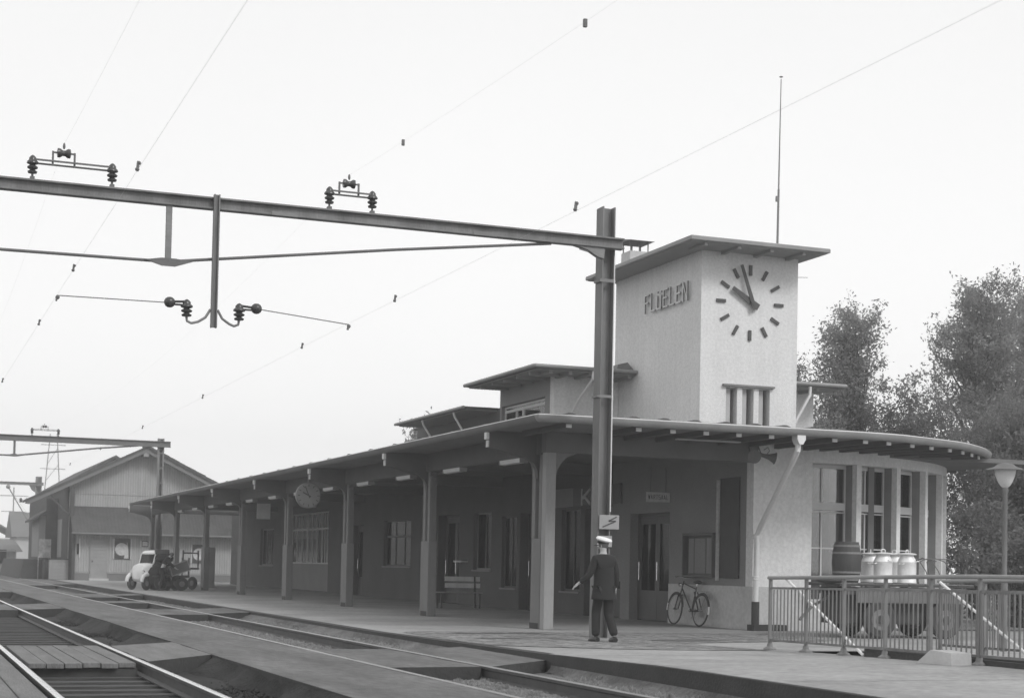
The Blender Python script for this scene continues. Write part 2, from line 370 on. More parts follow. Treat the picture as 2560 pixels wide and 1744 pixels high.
def ramp_z(y): return 0.0165*min(8.0, max(0.0, 24.8-y))
STAIR = (13.05, 14.45, 10.0, 21.7)
pl = MB()
ys = [-12, 4, 8, 10, 12, 14, 16, 16.8, 18, 19, 20, 20.66, 21, 21.7, 22.5, 23.5, 24.8, 28, 34, 50, 80, 110, 160, 240]
xs = [8.42, 13.05, 14.45, 20, 40, 90]
for i in range(len(ys)-1):
    for j in range(len(xs)-1):
        ya, yb, xa, xb = ys[i], ys[i+1], xs[j], xs[j+1]
        if xa >= STAIR[0]-.01 and xb <= STAIR[1]+.01 and ya >= STAIR[2]-.01 and yb <= STAIR[3]+.01: continue
        za, zb = ramp_z(ya), ramp_z(yb)
        pl.add([(xa,ya,za),(xb,ya,za),(xb,yb,zb),(xa,yb,zb)], [(0,1,2,3)])
struct('station_platform', pl, M['asphalt'], fix=False)
kb = MB()
def ribbon(mb, x, xw, y0, y1, zoff, zb, step=2.0):
    n = max(1, int((y1-y0)/step)); P = []
    for i in range(n+1): P.append(lerp(y0, y1, i/n))
    for a, b in zip(P[:-1], P[1:]):
        mb.add([(x,a,zb),(x,a,ramp_z(a)+zoff),(x,b,ramp_z(b)+zoff),(x,b,zb),(xw,a,zb),(xw,a,ramp_z(a)+zoff),(xw,b,ramp_z(b)+zoff),(xw,b,zb)],
               [(0,1,2,3),(1,5,6,2),(4,7,6,5),(0,4,5,1),(3,2,6,7)])
ribbon(kb, 8.40, 8.62, -12, 20.66, 0.006, -0.34)
ribbon(kb, 8.40, 8.62, 20.66, 220, 0.006, -0.34, 8)
struct('platform_kerb', kb, M['kerb'])
# lighter worn strip on the kerb top
ks = MB(); n = 20
for i in range(n):
    a, b = lerp(-2, 20.6, i/n), lerp(-2, 20.6, (i+1)/n)
    ks.add([(8.46,a,ramp_z(a)+.010),(8.62,a,ramp_z(a)+.010),(8.62,b,ramp_z(b)+.010),(8.46,b,ramp_z(b)+.010)], [(0,1,2,3)])
struct('kerb_edge_line', ks, M['asphalt'], fix=False)
# cobbled paving in front of the hall
cb = MB(); poly = [(8.9,23.9),(10.6,22.2),(12.7,21.8),(12.8,25),(16.6,26),(16.6,28.9),(12.4,29.2),(9.6,29.4),(8.9,29)]
def gz(x, y): return ramp_z(y)+0.008
# fan subdivided in strips along Y so that it follows the slope
import itertools
def poly_strips(mb, poly, y0, y1, n):
    def xr(y):
        X = []
        for (xa,ya),(xb,yb) in zip(poly, poly[1:]+poly[:1]):
            if (ya-y)*(yb-y) <= 0 and abs(yb-ya) > 1e-6: X.append(xa+(xb-xa)*(y-ya)/(yb-ya))
        return (min(X), max(X)) if X else None
    P = [lerp(y0, y1, i/n) for i in range(n+1)]
    for a, b in zip(P[:-1], P[1:]):
        ra, rb = xr(a+1e-4), xr(b-1e-4)
        if ra and rb: mb.add([(ra[0],a,gz(0,a)),(ra[1],a,gz(0,a)),(rb[1],b,gz(0,b)),(rb[0],b,gz(0,b))], [(0,1,2,3)])
poly_strips(cb, poly, 21.8, 29.4, 24)
struct('cobbled_paving', cb, M['cobble'], fix=False)
def blot(cx, cy, rx, ry, z=0.014, seed=0):
    rnd = random.Random(seed); mb = MB(); n = 22
    vs = [(cx+rx*cos(t)*(1+rnd.uniform(-.22,.22)), cy+ry*sin(t)*(1+rnd.uniform(-.22,.22)), z+ramp_z(cy)) for t in [2*pi*i/n for i in range(n)]]
    return mb.add(vs, [tuple(range(n))])
for k, b_ in enumerate(((13.35, 25.9, .72, .28), (9.95, 26.5, .42, .22), (10.6, 28.5, 1.0, .2))):
    struct('dark_patch', blot(*b_, seed=k), M['dark_mark'], fix=False)  # darker irregular patches laid on the platform paving

# expansion joints of the platform asphalt
for yj, x1 in ((14.6, 12.6), (17.35, 12.6), (20.1, 12.6)):
    jm = MB(); n_ = 14
    for i in range(n_):
        xa, xb = lerp(8.66, x1, i/n_), lerp(8.66, x1, (i+1)/n_); d0, d1 = .02*math.sin(xa*5), .02*math.sin(xb*5)
        jm.add([(xa,yj+d0,ramp_z(yj+d0)+.004),(xb,yj+d1,ramp_z(yj+d1)+.004),(xb,yj+d1+.018,ramp_z(yj+d1+.018)+.004),(xa,yj+d0+.018,ramp_z(yj+d0+.018)+.004)], [(0,1,2,3)])
    struct('platform_joint', jm, M['dark_mark'], fix=False)
# middle platform between the two tracks, and the level crossings of the tracks
def jag(pts, amp=.022, step=.45):
    out_ = []
    for (a, b) in zip(pts, pts[1:]+pts[:1]):
        d = math.hypot(b[0]-a[0], b[1]-a[1]); k = max(1, min(160, int(d/step)))
        for i in range(k):
            q = i/k; j = amp if i else 0
            out_.append((lerp(a[0],b[0],q)+random.uniform(-j,j)*(abs(b[1]-a[1]) > abs(b[0]-a[0])), lerp(a[1],b[1],q)+random.uniform(-j,j)*(abs(b[1]-a[1]) <= abs(b[0]-a[0]))))
    return out_
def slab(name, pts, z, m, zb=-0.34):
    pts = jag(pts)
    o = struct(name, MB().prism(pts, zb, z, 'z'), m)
    o.data.materials.append(M['slab_side'])
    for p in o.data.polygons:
        if p.normal.z < .9: p.material_index = 1  # faces not turned upward take the darker side colour
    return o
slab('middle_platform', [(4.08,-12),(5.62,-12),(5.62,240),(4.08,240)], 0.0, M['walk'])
# crossings on the track by the platform: between the rails and from the rail to the kerb
def cross2(y0a, y1a, y0b, y1b):
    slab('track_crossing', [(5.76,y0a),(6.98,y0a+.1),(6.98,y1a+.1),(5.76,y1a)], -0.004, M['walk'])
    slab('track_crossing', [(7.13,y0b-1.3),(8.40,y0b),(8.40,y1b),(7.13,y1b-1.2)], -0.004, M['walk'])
cross2(19.1, 23.2, 20.5, 24.0)
cross2(37.9, 41.9, 40.1, 43.6)
cross2(47.6, 49.6, 58.3, 60.6)
cross2(54.2, 59.0, 81.0, 240)
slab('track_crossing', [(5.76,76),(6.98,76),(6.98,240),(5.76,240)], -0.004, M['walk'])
# crossings on the first track beside the middle platform (between rail and platform edge)
for a, b, c, d in ((20.4, 21.9, 24.1, 25.2), (40.6, 42.0, 45.0, 46.4), (60, 61, 70, 71), (90, 91, 240, 240)):
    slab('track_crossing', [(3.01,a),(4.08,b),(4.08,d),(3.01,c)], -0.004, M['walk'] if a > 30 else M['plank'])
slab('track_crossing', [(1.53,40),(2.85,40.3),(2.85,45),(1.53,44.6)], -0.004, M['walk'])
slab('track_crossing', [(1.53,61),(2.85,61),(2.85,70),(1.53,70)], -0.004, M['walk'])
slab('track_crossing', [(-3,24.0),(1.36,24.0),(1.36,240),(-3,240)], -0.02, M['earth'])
# sooty earth between the rail and the middle platform
eb = MB(); nx, ny = 7, 60
for j in range(ny+1):
    for i in range(nx+1):
        x = lerp(3.0, 4.1, i/nx); y = lerp(8, 66, j/ny)
        z = -0.30 + 0.10*sin(pi*min(1, i/nx*1.0))*(0.7+.5*sin(y*1.3)+.3*sin(y*3.1+i)) + random.uniform(-.015,.015)
        eb.v.append((x, y, z))
for j in range(ny):
    for i in range(nx):
        a = j*(nx+1)+i; eb.f.append((a, a+1, a+nx+2, a+nx+1))
struct('track_bed', eb, M['earth'], smooth=True)
struct('track_bed', MB().add([(1.3,6,-.232),(3.0,6,-.232),(3.0,66,-.232),(1.3,66,-.232)], [(0,1,2,3)]), M['earth'])
struct('track_bed', MB().add([(5.6,6,-.168),(8.4,6,-.168),(8.4,90,-.168),(5.6,90,-.168)], [(0,1,2,3)]), M['gravel'])

def berm(xa, xb, za, zb, ya, yb, seed, m):
    rnd = random.Random(seed); mb = MB(); nx_, ny_ = 5, int((yb-ya)/.16)
    for j in range(ny_+1):
        y = lerp(ya, yb, j/ny_); w_ = .55+.45*math.sin(y*.9+seed)+.25*math.sin(y*2.7)
        for i in range(nx_+1):
            u = i/nx_; x = lerp(xa, xa+(xb-xa)*max(.25, w_), u)
            mb.v.append((x+rnd.uniform(-.012,.012)*(i > 0), y, lerp(za, zb, u**.7)+rnd.uniform(-.018,.018)*(0 < i)))
    for j in range(ny_):
        for i in range(nx_): a = j*(nx_+1)+i; mb.f.append((a, a+1, a+nx_+2, a+nx_+1))
    struct('soil_bank', mb, m, smooth=True)
berm(4.09, 3.55, -.012, -.26, 10, 21.7, 1, M['earth']); berm(4.09, 3.5, -.012, -.26, 25.3, 41.8, 2, M['earth']); berm(4.09, 3.6, -.012, -.26, 46.6, 60, 3, M['earth'])
berm(8.39, 8.0, -.05, -.17, 24.2, 40, 4, M['gravel']); berm(8.39, 8.1, -.06, -.17, 10, 20.3, 5, M['gravel'])
# planks of the wooden crossing (laid along the rails) and the boarded strip left of the first track
def plank_floor(name, x0, x1, ya, yb, z, w, skew=0.0, seed=0):
    rnd = random.Random(seed); root = struct(name, MB().box(x0, x1, ya+.15, yb-.15 if yb-ya > 1 else yb, -.30, z-.07), M['wood_dark'])
    x = x0
    while x < x1-.05:
        ww = min(w, x1-x); d = skew*(x-x0); e = rnd.uniform(-.03,.03); dz = rnd.uniform(-.006,.004)
        mb = MB().box(x+.006, x+ww-.008, ya+d+e, yb+d+e, z-.062+dz, z+dz)
        o = part('plank', mb, M['plank'], root, bevel=0.008)
        x += ww
    return root
plank_floor('plank_crossing', 1.54, 2.84, 20.0, 24.0, 0.0, 0.215, 0.10, 1)
plank_floor('plank_crossing', -1.6, 1.36, 6.0, 23.9, 0.0, 0.30, 0.0, 2)

# rails and sleepers
def track(xa, xb, label, topm, y0=2, y1=200):
    t = thing('railway_track', label, 'railway track', ((xa+xb)/2, 20, -.2), world=True)
    for x in (xa, xb):
        pr = [(-.065,-.17),(.065,-.17),(.065,-.155),(.012,-.135),(.010,-.05),(.034,-.035),(.034,-.003),(-.034,-.003),(-.034,-.035),(-.010,-.05),(-.012,-.135),(-.065,-.155)]
        r = part('rail', MB().prism([(x+a, b) for a, b in pr], y0, y1, 'y'), M['rail'], t)
        hd = [(-.033,-.0028),(.033,-.0028),(.030,.003),(.020,.006),(-.020,.006),(-.030,.003)]
        part('rail_head', MB().prism([(x+a, b) for a, b in hd], y0, y1, 'y'), topm, r)
    sm = None; xc = (xa+xb)/2
    for i in range(90):
        y = 8.2+i*0.62
        if sm is None:
            sm = mk_mesh('sleeper', MB().box(-1.15, 1.15, -.12, .12, -.30, -.172), M['sleeper'])
        o = part('sleeper', sm, None, t); o.location = (0, y-20+random.uniform(-.03,.03), .2); o.rotation_euler = (0, 0, random.uniform(-.01,.01))
    return t
track(1.455, 2.93, 'nearest track with shiny rail heads crossing the boarded footway', M['railtop'])
track(5.69, 7.055, 'dull sunken track running right along the station platform kerb', M['railtop_dull'])

# loose ballast stones and weeds
def rocks(name, regions, n, smin, smax, m, z):
    base = np.array([(1,0,0),(-1,0,0),(0,1,0),(0,-1,0),(0,0,1),(0,0,-1)], float)
    F = np.array([(0,2,4),(2,1,4),(1,3,4),(3,0,4),(2,0,5),(1,2,5),(3,1,5),(0,3,5)])
    A = np.array([(x1-x0)*(y1-y0) for x0,x1,y0,y1 in regions]); pk = np.random.choice(len(regions), n, p=A/A.sum())
    rg = np.array(regions)[pk]; c = np.stack([np.random.uniform(rg[:,0],rg[:,1]), np.random.uniform(rg[:,2],rg[:,3]), np.full(n, z)], 1)
    s = np.random.uniform(smin, smax, (n,1,1))*np.random.uniform(.6,1.4,(n,6,1))*np.array([1,1,.7])
    a = np.random.uniform(0, 2*pi, n); Rm = np.zeros((n,3,3)); Rm[:,0,0]=np.cos(a); Rm[:,0,1]=-np.sin(a); Rm[:,1,0]=np.sin(a); Rm[:,1,1]=np.cos(a); Rm[:,2,2]=1
    V = (base[None]*s)@Rm + c[:,None,:]; me = bpy.data.meshes.new(name); V = V.reshape(-1,3); FF = (F[None]+np.arange(n)[:,None,None]*6).reshape(-1,3)
    me.from_pydata(V.tolist(), [], FF.tolist()); me.materials.append(m)
    o = bpy.data.objects.new(name, me); COL.objects.link(o); o['kind'] = 'stuff'; return o
rocks('ballast', [(5.8,6.95,11,19),(7.15,8.38,11,19.4)], 15000, .012, .035, M['stone'], -.163)
rocks('ballast', [(5.8,6.95,23.4,37.8),(7.15,8.38,24,38.5),(7.15,8.38,43,56)], 9000, .02, .045, M['stone'], -.163)
rocks('ballast', [(1.5,4.0,10,20),(1.5,4.0,25,40)], 6000, .015, .04, M['earth'], -.225)
def weeds(name, spots, m):
    mb = MB()
    for (x, y, z, h, n) in spots:
        for _ in range(n):
            a = random.uniform(0, 2*pi); l = h*random.uniform(.6,1.2); dx, dy = cos(a)*l*.5, sin(a)*l*.5; w = .012
            px, py = x+random.gauss(0,.05), y+random.gauss(0,.05)
            mb.add([(px-w,py,z),(px+w,py,z),(px+dx*.5+w,py+dy*.5,z+l*.7),(px+dx,py+dy,z+l),(px+dx*.5-w,py+dy*.5,z+l*.7)], [(0,1,2,3,4)])
    me = mk_mesh(name, mb, m, fix=False); o = bpy.data.objects.new(name, me); COL.objects.link(o); o['kind'] = 'stuff'
weeds('track_weeds', [(random.uniform(7.2,8.3), random.uniform(12,18.8), -.165, random.uniform(.03,.08), 12) for _ in range(45)]
      + [(random.uniform(5.8,6.9), random.uniform(12,18.8), -.165, random.uniform(.03,.07), 9) for _ in range(40)]
      + [(8.3, random.uniform(24,57), -.165, random.uniform(.03,.07), 6) for _ in range(40)], M['leaf'])

# ================================================================ STATION BUILDING
WX, FY = 17.30, 30.60                     # wall facing the tracks; front wall
BC, BR = (18.68, 37.67), 7.07              # round bay: centre and radius
SB = thing('station_building', 'pale plastered railway station with square clock tower and round glazed end', 'building', (20, 40, 0), world=True)

west_holes = [(34.6,36.8,.02,2.65),(37.35,39.65,.02,2.86),(39.95,41.25,.63,2.88),(42.0,44.45,.02,2.86),(44.7,45.95,.63,2.78),
              (46.9,48.5,1.15,2.95),(49.9,52.1,.02,2.95),(55.2,58.6,1.2,2.9),(61.5,63.2,.02,2.8),(66.9,73.9,.05,3.5),(77.5,80.5,1.1,2.9)]
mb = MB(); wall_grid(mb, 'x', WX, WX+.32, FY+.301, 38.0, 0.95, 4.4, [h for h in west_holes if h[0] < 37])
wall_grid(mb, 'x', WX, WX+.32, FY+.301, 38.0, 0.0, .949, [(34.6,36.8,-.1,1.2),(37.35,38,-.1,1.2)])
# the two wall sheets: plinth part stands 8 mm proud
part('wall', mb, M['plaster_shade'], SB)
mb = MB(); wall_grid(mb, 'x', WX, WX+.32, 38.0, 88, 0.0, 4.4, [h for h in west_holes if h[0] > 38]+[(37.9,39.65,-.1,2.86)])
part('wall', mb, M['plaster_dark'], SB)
mb = MB().box(WX-.012, WX-.001, FY-.012, 34.6, 0, .94); mb.box(WX, 18.67, FY-.013, FY-.001, 0, .94)
part('plinth', mb, M['plinth'], SB)
mb = MB().box(WX, BC[0], FY, FY+.3, 0, 4.4); part('wall', mb, M['plaster'], SB, label='bright narrow front pier beside the downpipe')
part('foundation_block', MB().box(17.18, 18.0, FY-.30, FY-.014, 0, .13), M['kerb'], SB)
# inside: floor, back wall, cross wall
mb = MB(); mb.box(24.9, 25.1, 46, 88, 0, 4.4); mb.box(WX+.4, 24.9, 87.7, 88, 0, 4.4); mb.box(WX+.33, 24.9, 60, 60.15, 0, 4.3); mb.box(WX+.33, 24.9, 75, 75.15, 0, 4.3)
mb.box(WX+.33, 20.6, 45.9, 46.05, 0, 4.3); mb.box(20.6, 20.75, 31.2, 60, 0, 4.3)
part('inner_wall', mb, M['interior'], SB)
part('flat_roof', MB().box(WX-.05, 25.1, 46.36, 88, 4.401, 4.5), M['roof'], SB)

def win_x(x, ya, yb, za, zb, depth, nv=1, trans=None, sill=True, fm='plaster_shade', gm='glassdark', parent=SB, back=None):
    """window in a wall facing -X: frame with bars, glass pane, sill"""
    f = MB(); xx = x+depth; w = .055
    f.box(xx, xx+.06, ya, ya+w, za, zb); f.box(xx, xx+.06, yb-w, yb, za, zb); f.box(xx+.001, xx+.059, ya+w, yb-w, za, za+w); f.box(xx+.001, xx+.059, ya+w, yb-w, zb-w, zb)
    if trans: f.box(xx-.01, xx+.055, ya+w, yb-w, trans-.04, trans+.04)
    for i in range(1, nv+1):
        y = lerp(ya, yb, i/(nv+1)); f.box(xx+.003, xx+.052, y-.025, y+.025, za+w, zb-w)
    fo = part('window_frame', f, M[fm], parent)
    part('pane', MB().box(xx+.025, xx+.031, ya+.02, yb-.02, za+.02, zb-.02), M[gm], fo)
    if sill: part('sill', MB().box(x-.05, x+depth, ya-.04, yb+.04, za-.05, za-.001), M['plaster_shade'], fo)
    if back: part('curtain_or_daylight_panel', MB().box(xx+.12, xx+.14, back[0], back[1], back[2], back[3]), M[back[4]], fo)
    return fo
def door_x(x, ya, yb, zb, depth, leaves=2, m='doordark', glazed=True, parent=SB):
    f = MB(); xx = x+depth; w = .08
    f.box(xx, xx+.08, ya, ya+w, 0, zb); f.box(xx, xx+.08, yb-w, yb, 0, zb); f.box(xx+.001, xx+.079, ya+w, yb-w, zb-w, zb)
    fo = part('door_frame', f, M[m], parent)
    for i in range(leaves):
        a = lerp(ya+w, yb-w, i/leaves)+.006; b = lerp(ya+w, yb-w, (i+1)/leaves)-.006; d = MB(); s = .11
        d.box(xx+.01, xx+.055, a, a+s, .02, zb-w-.01); d.box(xx+.01, xx+.055, b-s, b, .02, zb-w-.01)
        d.box(xx+.011, xx+.054, a+s, b-s, .02, .75 if glazed else zb-w-.01); d.box(xx+.011, xx+.054, a+s, b-s, zb-w-.18, zb-w-.01)
        do = part('door', d, M[m], fo)
        if glazed: part('door_pane', MB().box(xx+.028, xx+.034, a+s, b-s, .74, zb-w-.17), M['glassdark'], fo)
        part('handle', MB().tube((xx-.04, b-.07, 1.0), (xx-.04, b-.07, 1.45), .012), M['chrome'], fo)
door_x(WX, 34.6, 36.8, 2.65, .22)
door_x(WX, 37.35, 39.65, 2.86, .28)
win_x(WX, 39.95, 41.25, .63, 2.88, .10, 1, None, True, 'doordark', 'glassdark', back=(40.0,40.7,.7,2.6,'interior'))
door_x(WX, 42.0, 44.45, 2.86, .28)
win_x(WX, 44.7, 45.95, .63, 2.78, .10, 1, None, True, 'doordark', 'glassdark', back=(44.72,45.3,.68,2.7,'paper'))
win_x(WX, 46.9, 48.5, 1.15, 2.95, .12, 1)
door_x(WX, 49.9, 52.1, 2.95, .28)
win_x(WX, 55.2, 58.6, 1.2, 2.9, .12, 2, 2.3, fm='doordark')
door_x(WX, 61.5, 63.2, 2.8, .28, 1)
for a, b in ((66.9,68.3),(68.3,70.9),(70.9,73.9)):  # pale panels behind the glass paint in daylight seen through the building
    win_x(WX, a+.02, b-.02, 1.22, 3.48, .06, 2, 2.75, False, 'frame', 'glass', back=(a+.2,b-.3,2.85,3.4,'curtain_or_daylight_panel') )
    part('curtain_or_daylight_panel', MB().box(WX+.30, WX+.31, a+.3, lerp(a,b,.5), 1.3, 2.7), M['paper'], SB)
part('wall_panel', MB().box(WX+.05, WX+.10, 66.9, 73.9, .05, 1.21), M['plaster_shade'], SB)
win_x(WX, 77.5, 80.5, 1.1, 2.9, .12, 2)
part('tall_shutter', MB().box(WX-.045, WX-.0121, 31.16, 32.02, 1.11, 3.33), M['black'], SB, bevel=.006)
part('goods_shelf', MB().box(WX-.25, WX-.002, 49.0, 49.75, 1.38, 1.43), M['frame'], SB)

# --- round bay with tall deep windows
STEP = radians(11.1); NB = 13
def bpt(phi, r, z): return (BC[0]+r*sin(phi), BC[1]-r*cos(phi), z)
def arcbox(mb, p0, p1, r0, r1, z0, z1, n=2):
    P = [lerp(p0, p1, i/n) for i in range(n+1)]
    for a, b in zip(P[:-1], P[1:]):
        vs = [bpt(a,r1,z0),bpt(b,r1,z0),bpt(b,r0,z0),bpt(a,r0,z0),bpt(a,r1,z1),bpt(b,r1,z1),bpt(b,r0,z1),bpt(a,r0,z1)]
        mb.add(vs, [(0,3,2,1),(4,5,6,7),(0,1,5,4),(1,2,6,5),(2,3,7,6),(3,0,4,7)])
ZS, ZT = .62, 3.68
mb = MB(); arcbox(mb, 0.0, STEP*NB+.0, BR-.3, BR, ZT, 4.4, NB*3); part('bay_wall', mb, M['plaster'], SB, smooth=True)
mb = MB(); arcbox(mb, 0.0, STEP*NB, BR-.3, BR+.008, 0, ZS, NB*3); part('bay_plinth', mb, M['plinth'], SB, smooth=True)
off = .022
part('floor_slab', MB().box(WX+.33, 25, FY+.4, 46, 0.02, .05), M['interior'], SB)
part('ceiling_slab', MB().box(WX+.33, 24.9, FY+.4, 46, 3.9, 4.0), M['interior'], SB)
for k in range(NB):
    p0 = k*STEP; pa, pb = p0+.011, p0+STEP-.010
    # fin between windows
    fin = MB(); fw = .011
    if k > 0: arcbox(fin, p0-.010, p0+.011, BR-.42, BR, ZS, ZT, 1)
    else: arcbox(fin, 0.0, .011, BR-.42, BR, ZS, ZT, 1)
    fo_ = part('window_fin', fin, M['plaster'], SB)
    if k > 0:
        ln = MB(); arcbox(ln, p0-.0125, p0-.0101, BR-.42, BR-.14, ZS, ZT-.002, 1); part('reveal_lining', ln, M['fin'], fo_)
    # frame plane chord
    A = Vector(bpt(pa, BR-.36, 0)); B = Vector(bpt(pb, BR-.36, 0)); ex = (B-A); Lw = ex.length; ex.normalize(); ey = Vector((ex.y, -ex.x, 0))  # outward
    f = MB()
    def fb(u0, u1, z0, z1, d=.03, o=0.0):
        c = A+ex*((u0+u1)/2)+ey*o; f.obox((c.x, c.y, (z0+z1)/2), ex*((u1-u0)/2), ey*d, Vector((0,0,(z1-z0)/2)))
    fb(0, .055, ZS, ZT); fb(Lw-.055, Lw, ZS, ZT); fb(.055, Lw-.055, ZT-.09, ZT, .029); fb(.055, Lw-.055, ZS, ZS+.06, .029)
    fb(.055, Lw-.055, 2.66, 2.83, .05, .01); fb(.055, Lw-.055, 2.60, 2.63, .035)
    fb(Lw*.42-.02, Lw*.42+.02, ZS+.06, 2.60, .024); fb(Lw*.42-.02, Lw*.42+.02, 2.83, ZT-.09, .024)
    fb(.055, Lw-.055, 1.80, 1.83, .02)
    fo = part('bay_window', f, M['frame'], SB)
    c = A+ex*(Lw/2); gl = MB().obox((c.x, c.y, (ZS+ZT)/2), ex*(Lw/2-.03), ey*.003, Vector((0,0,(ZT-ZS)/2-.03))); part('pane', gl, M['glass'], fo)
    # curtain gathered at the right of each window
    cu = MB(); c0 = A+ex*(Lw*.80)-ey*.22
    pts = []
    for i in range(15):
        t = i/14; q = A+ex*(Lw*(.74+.24*t))-ey*(.20+.03*sin(i*2.1)); pts.append(q)
    for q1, q2 in zip(pts[:-1], pts[1:]):
        cu.add([(q1.x,q1.y,1.0),(q2.x,q2.y,1.0),(q2.x,q2.y,3.6),(q1.x,q1.y,3.6)], [(0,1,2,3)])
    part('curtain_or_daylight_panel', cu, M['plaster_dark'], fo, smooth=True)
    si = MB(); arcbox(si, pa, pb, BR-.34, BR+.04, ZS-.001, ZS+.035, 2); part('sill', si, M['concrete_light'], fo)

# --- tower
TX0, TX1, TY0, TY1, TZ = 19.30, 22.16, 37.0, 42.3, 9.56
mb = MB(); wall_grid(mb, 'y', TY0, TY0+.45, TX0, TX1, 4.4, TZ, [(20.06,20.39,4.3,6.03),(20.54,20.88,4.3,6.03),(21.03,21.36,4.3,6.03)])
tw = part('tower_wall', mb, M['plaster'], SB)
mb = MB().box(TX0, TX0+.4, TY0+.45, TY1, 4.4, TZ); mb.box(TX1-.4, TX1, TY0+.45, TY1, 4.4, TZ); mb.box(TX0+.4, TX1-.4, TY1-.4, TY1, 4.4, TZ); mb.box(TX0+.4, TX1-.4, 38.4, 38.5, 4.4, TZ)
part('tower_wall', mb, M['plaster'], SB)
for a, b in ((20.06,20.39),(20.54,20.88),(21.03,21.36)):
    f = MB(); f.box(a, a+.03, TY0+.36, TY0+.40, 4.4, 6.03); f.box(b-.03, b, TY0+.36, TY0+.40, 4.4, 6.03); f.box(a+.03, b-.03, TY0+.361, TY0+.399, 5.99, 6.03)
    fo = part('slot_window', f, M['doordark'], SB); part('pane', MB().box(a+.02, b-.02, TY0+.38, TY0+.385, 4.4, 6.0), M['glassdark'], fo)
    part('shutter', MB().box(a+.002, a+.19, TY0+.12, TY0+.15, 4.4, 6.02), M['letter'], fo)
    part('blind', MB().box(a+.02, b-.02, TY0+.42, TY0+.44, 4.4, 6.0), M['black'], fo)
part('lintel_ledge', MB().box(19.95, 21.46, TY0-.10, TY0-.001, 6.06, 6.11), M['steel_mid'], SB)
# tower roof
tr = part('tower_roof', MB().box(18.46, 22.52, 35.98, 42.62, 9.565, 9.68), M['zinc'], SB, bevel=.02)
part('soffit_board', MB().box(18.52, 22.46, 36.04, 42.56, 9.545, 9.5649), M['eaves'], tr)
for x in (18.9, 19.85, 20.8, 21.75): part('eaves_joist', MB().box(x, x+.1, 36.1, 36.99, 9.47, 9.5449), M['eaves'], tr)
# chimney on the tower
ch = part('chimney', MB().box(19.26, 19.88, 41.3, 41.9, 9.68, 10.29), M['plinth'], tr)
cp = MB(); cp.prism([(41.15,10.57),(42.05,10.57),(41.6,10.65)], 19.18, 19.96, 'x')
for x in (19.27, 19.54, 19.81):
    for y in (41.35, 41.85): cp.tube((x+.03,y,10.29), (x+.03,y,10.58), .018, 6)
part('chimney_cowl', cp, M['steel_dark'], tr)
# clock on the tower front: twelve bars and two hands
CCX, CCZ = 20.72, 8.27
for h in range(12):
    a = radians(h*30); d = Vector((sin(a), 0, cos(a))); s_ = Vector((cos(a), 0, -sin(a)))
    c = Vector((CCX, TY0-.028, CCZ))+Vector((d.x*.855, 0, d.z*.855))
    part('hour_mark', MB().obox(c, d*.135, s_*.042, Vector((0,.02,0))), M['mark'], tw)
def clock_hand(ang, L0, L1, w0, w1, y, name):
    a = radians(ang); d = Vector((sin(a), 0, cos(a))); s_ = Vector((cos(a), 0, -sin(a))); c = Vector((CCX+.02, y, CCZ))
    P = [c-d*L0-s_*w0, c-d*L0+s_*w0, c+d*L1+s_*w1, c+d*L1-s_*w1]
    mb = MB().add([(p.x, y-.01, p.z) for p in P]+[(p.x, y+.01, p.z) for p in P], [(0,1,2,3),(4,7,6,5),(0,4,5,1),(1,5,6,2),(2,6,7,3),(3,7,4,0)])
    part(name, mb, M['mark'], tw)
clock_hand(-59, .22, .67, .085, .055, TY0-.10, 'hour_hand')
clock_hand(-19.5, .20, 1.02, .060, .040, TY0-.135, 'minute_hand')
part('clock_hub', MB().tube((CCX+.02, TY0-.16, CCZ), (CCX+.02, TY0-.001, CCZ), .045, 14), M['mark'], tw)
letters('FLÜELEN', (TX0-.075, 40.18, 8.34), (0,-1,0), (0,0,1), (-1,0,0), .235, .47, .385, .042, .05, M['plaster'], tw, M['plaster_shade'])
for o in [c for c in tw.children if c.name.startswith('letter')]: pass
# thin pins carrying the letters
# lightning rod wire and aerial stay on the right of the tower
part('wall_bracket', MB().tube((TX1, 37.3, 9.12), (TX1+.42, 37.2, 9.13), .008, 6), M['steel_mid'], SB)

# --- upper storey behind the tower, and the lower rear block
US0, US1 = 42.0, 46.35
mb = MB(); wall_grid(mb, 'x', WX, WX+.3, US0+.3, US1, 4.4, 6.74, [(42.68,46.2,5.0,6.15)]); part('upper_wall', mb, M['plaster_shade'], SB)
mb = MB().box(WX, 19.29, US0, US0+.3, 4.4, 6.74); mb.box(22.17, 25.75, US0, US0+.3, 4.4, 6.74); mb.box(25.45, 25.75, US0+.3, US1, 4.4, 6.74); mb.box(WX+.3, 25.45, US1-.3, US1, 4.4, 6.74)
part('upper_wall', mb, M['plaster'], SB)
fo = win_x(WX, 42.70, 46.18, 4.9, 6.13, .10, 0, 5.98, False, 'frame', 'glass')
part('sash_bar', MB().box(WX+.08, WX+.16, 44.55, 44.66, 4.9, 5.97), M['frame'], fo); part('sash_bar', MB().box(WX+.08, WX+.16, 45.15, 45.2, 4.9, 5.97), M['frame'], fo)
part('curtain_or_daylight_panel', MB().box(WX+.165, WX+.17, 42.8, 44.5, 4.9, 5.95), M['white'], fo); part('curtain_or_daylight_panel', MB().box(WX+.165, WX+.17, 44.66, 45.12, 4.9, 5.9), M['white'], fo)
ur = part('upper_roof', MB().box(16.25, 26.15, 40.8, 46.55, 6.72, 6.80), M['roof'], SB, bevel=.01)
part('roof_soffit', MB().box(16.33, 26.07, 40.88, 46.5, 6.685, 6.7199), M['eaves'], ur)
mb = MB(); mb.path([(19.28,40.76,6.77),(16.22,40.76,6.77),(16.20,40.80,6.77),(16.20,46.55,6.77)], .055, 10); part('gutter', mb, M['zinc'], ur, smooth=True)
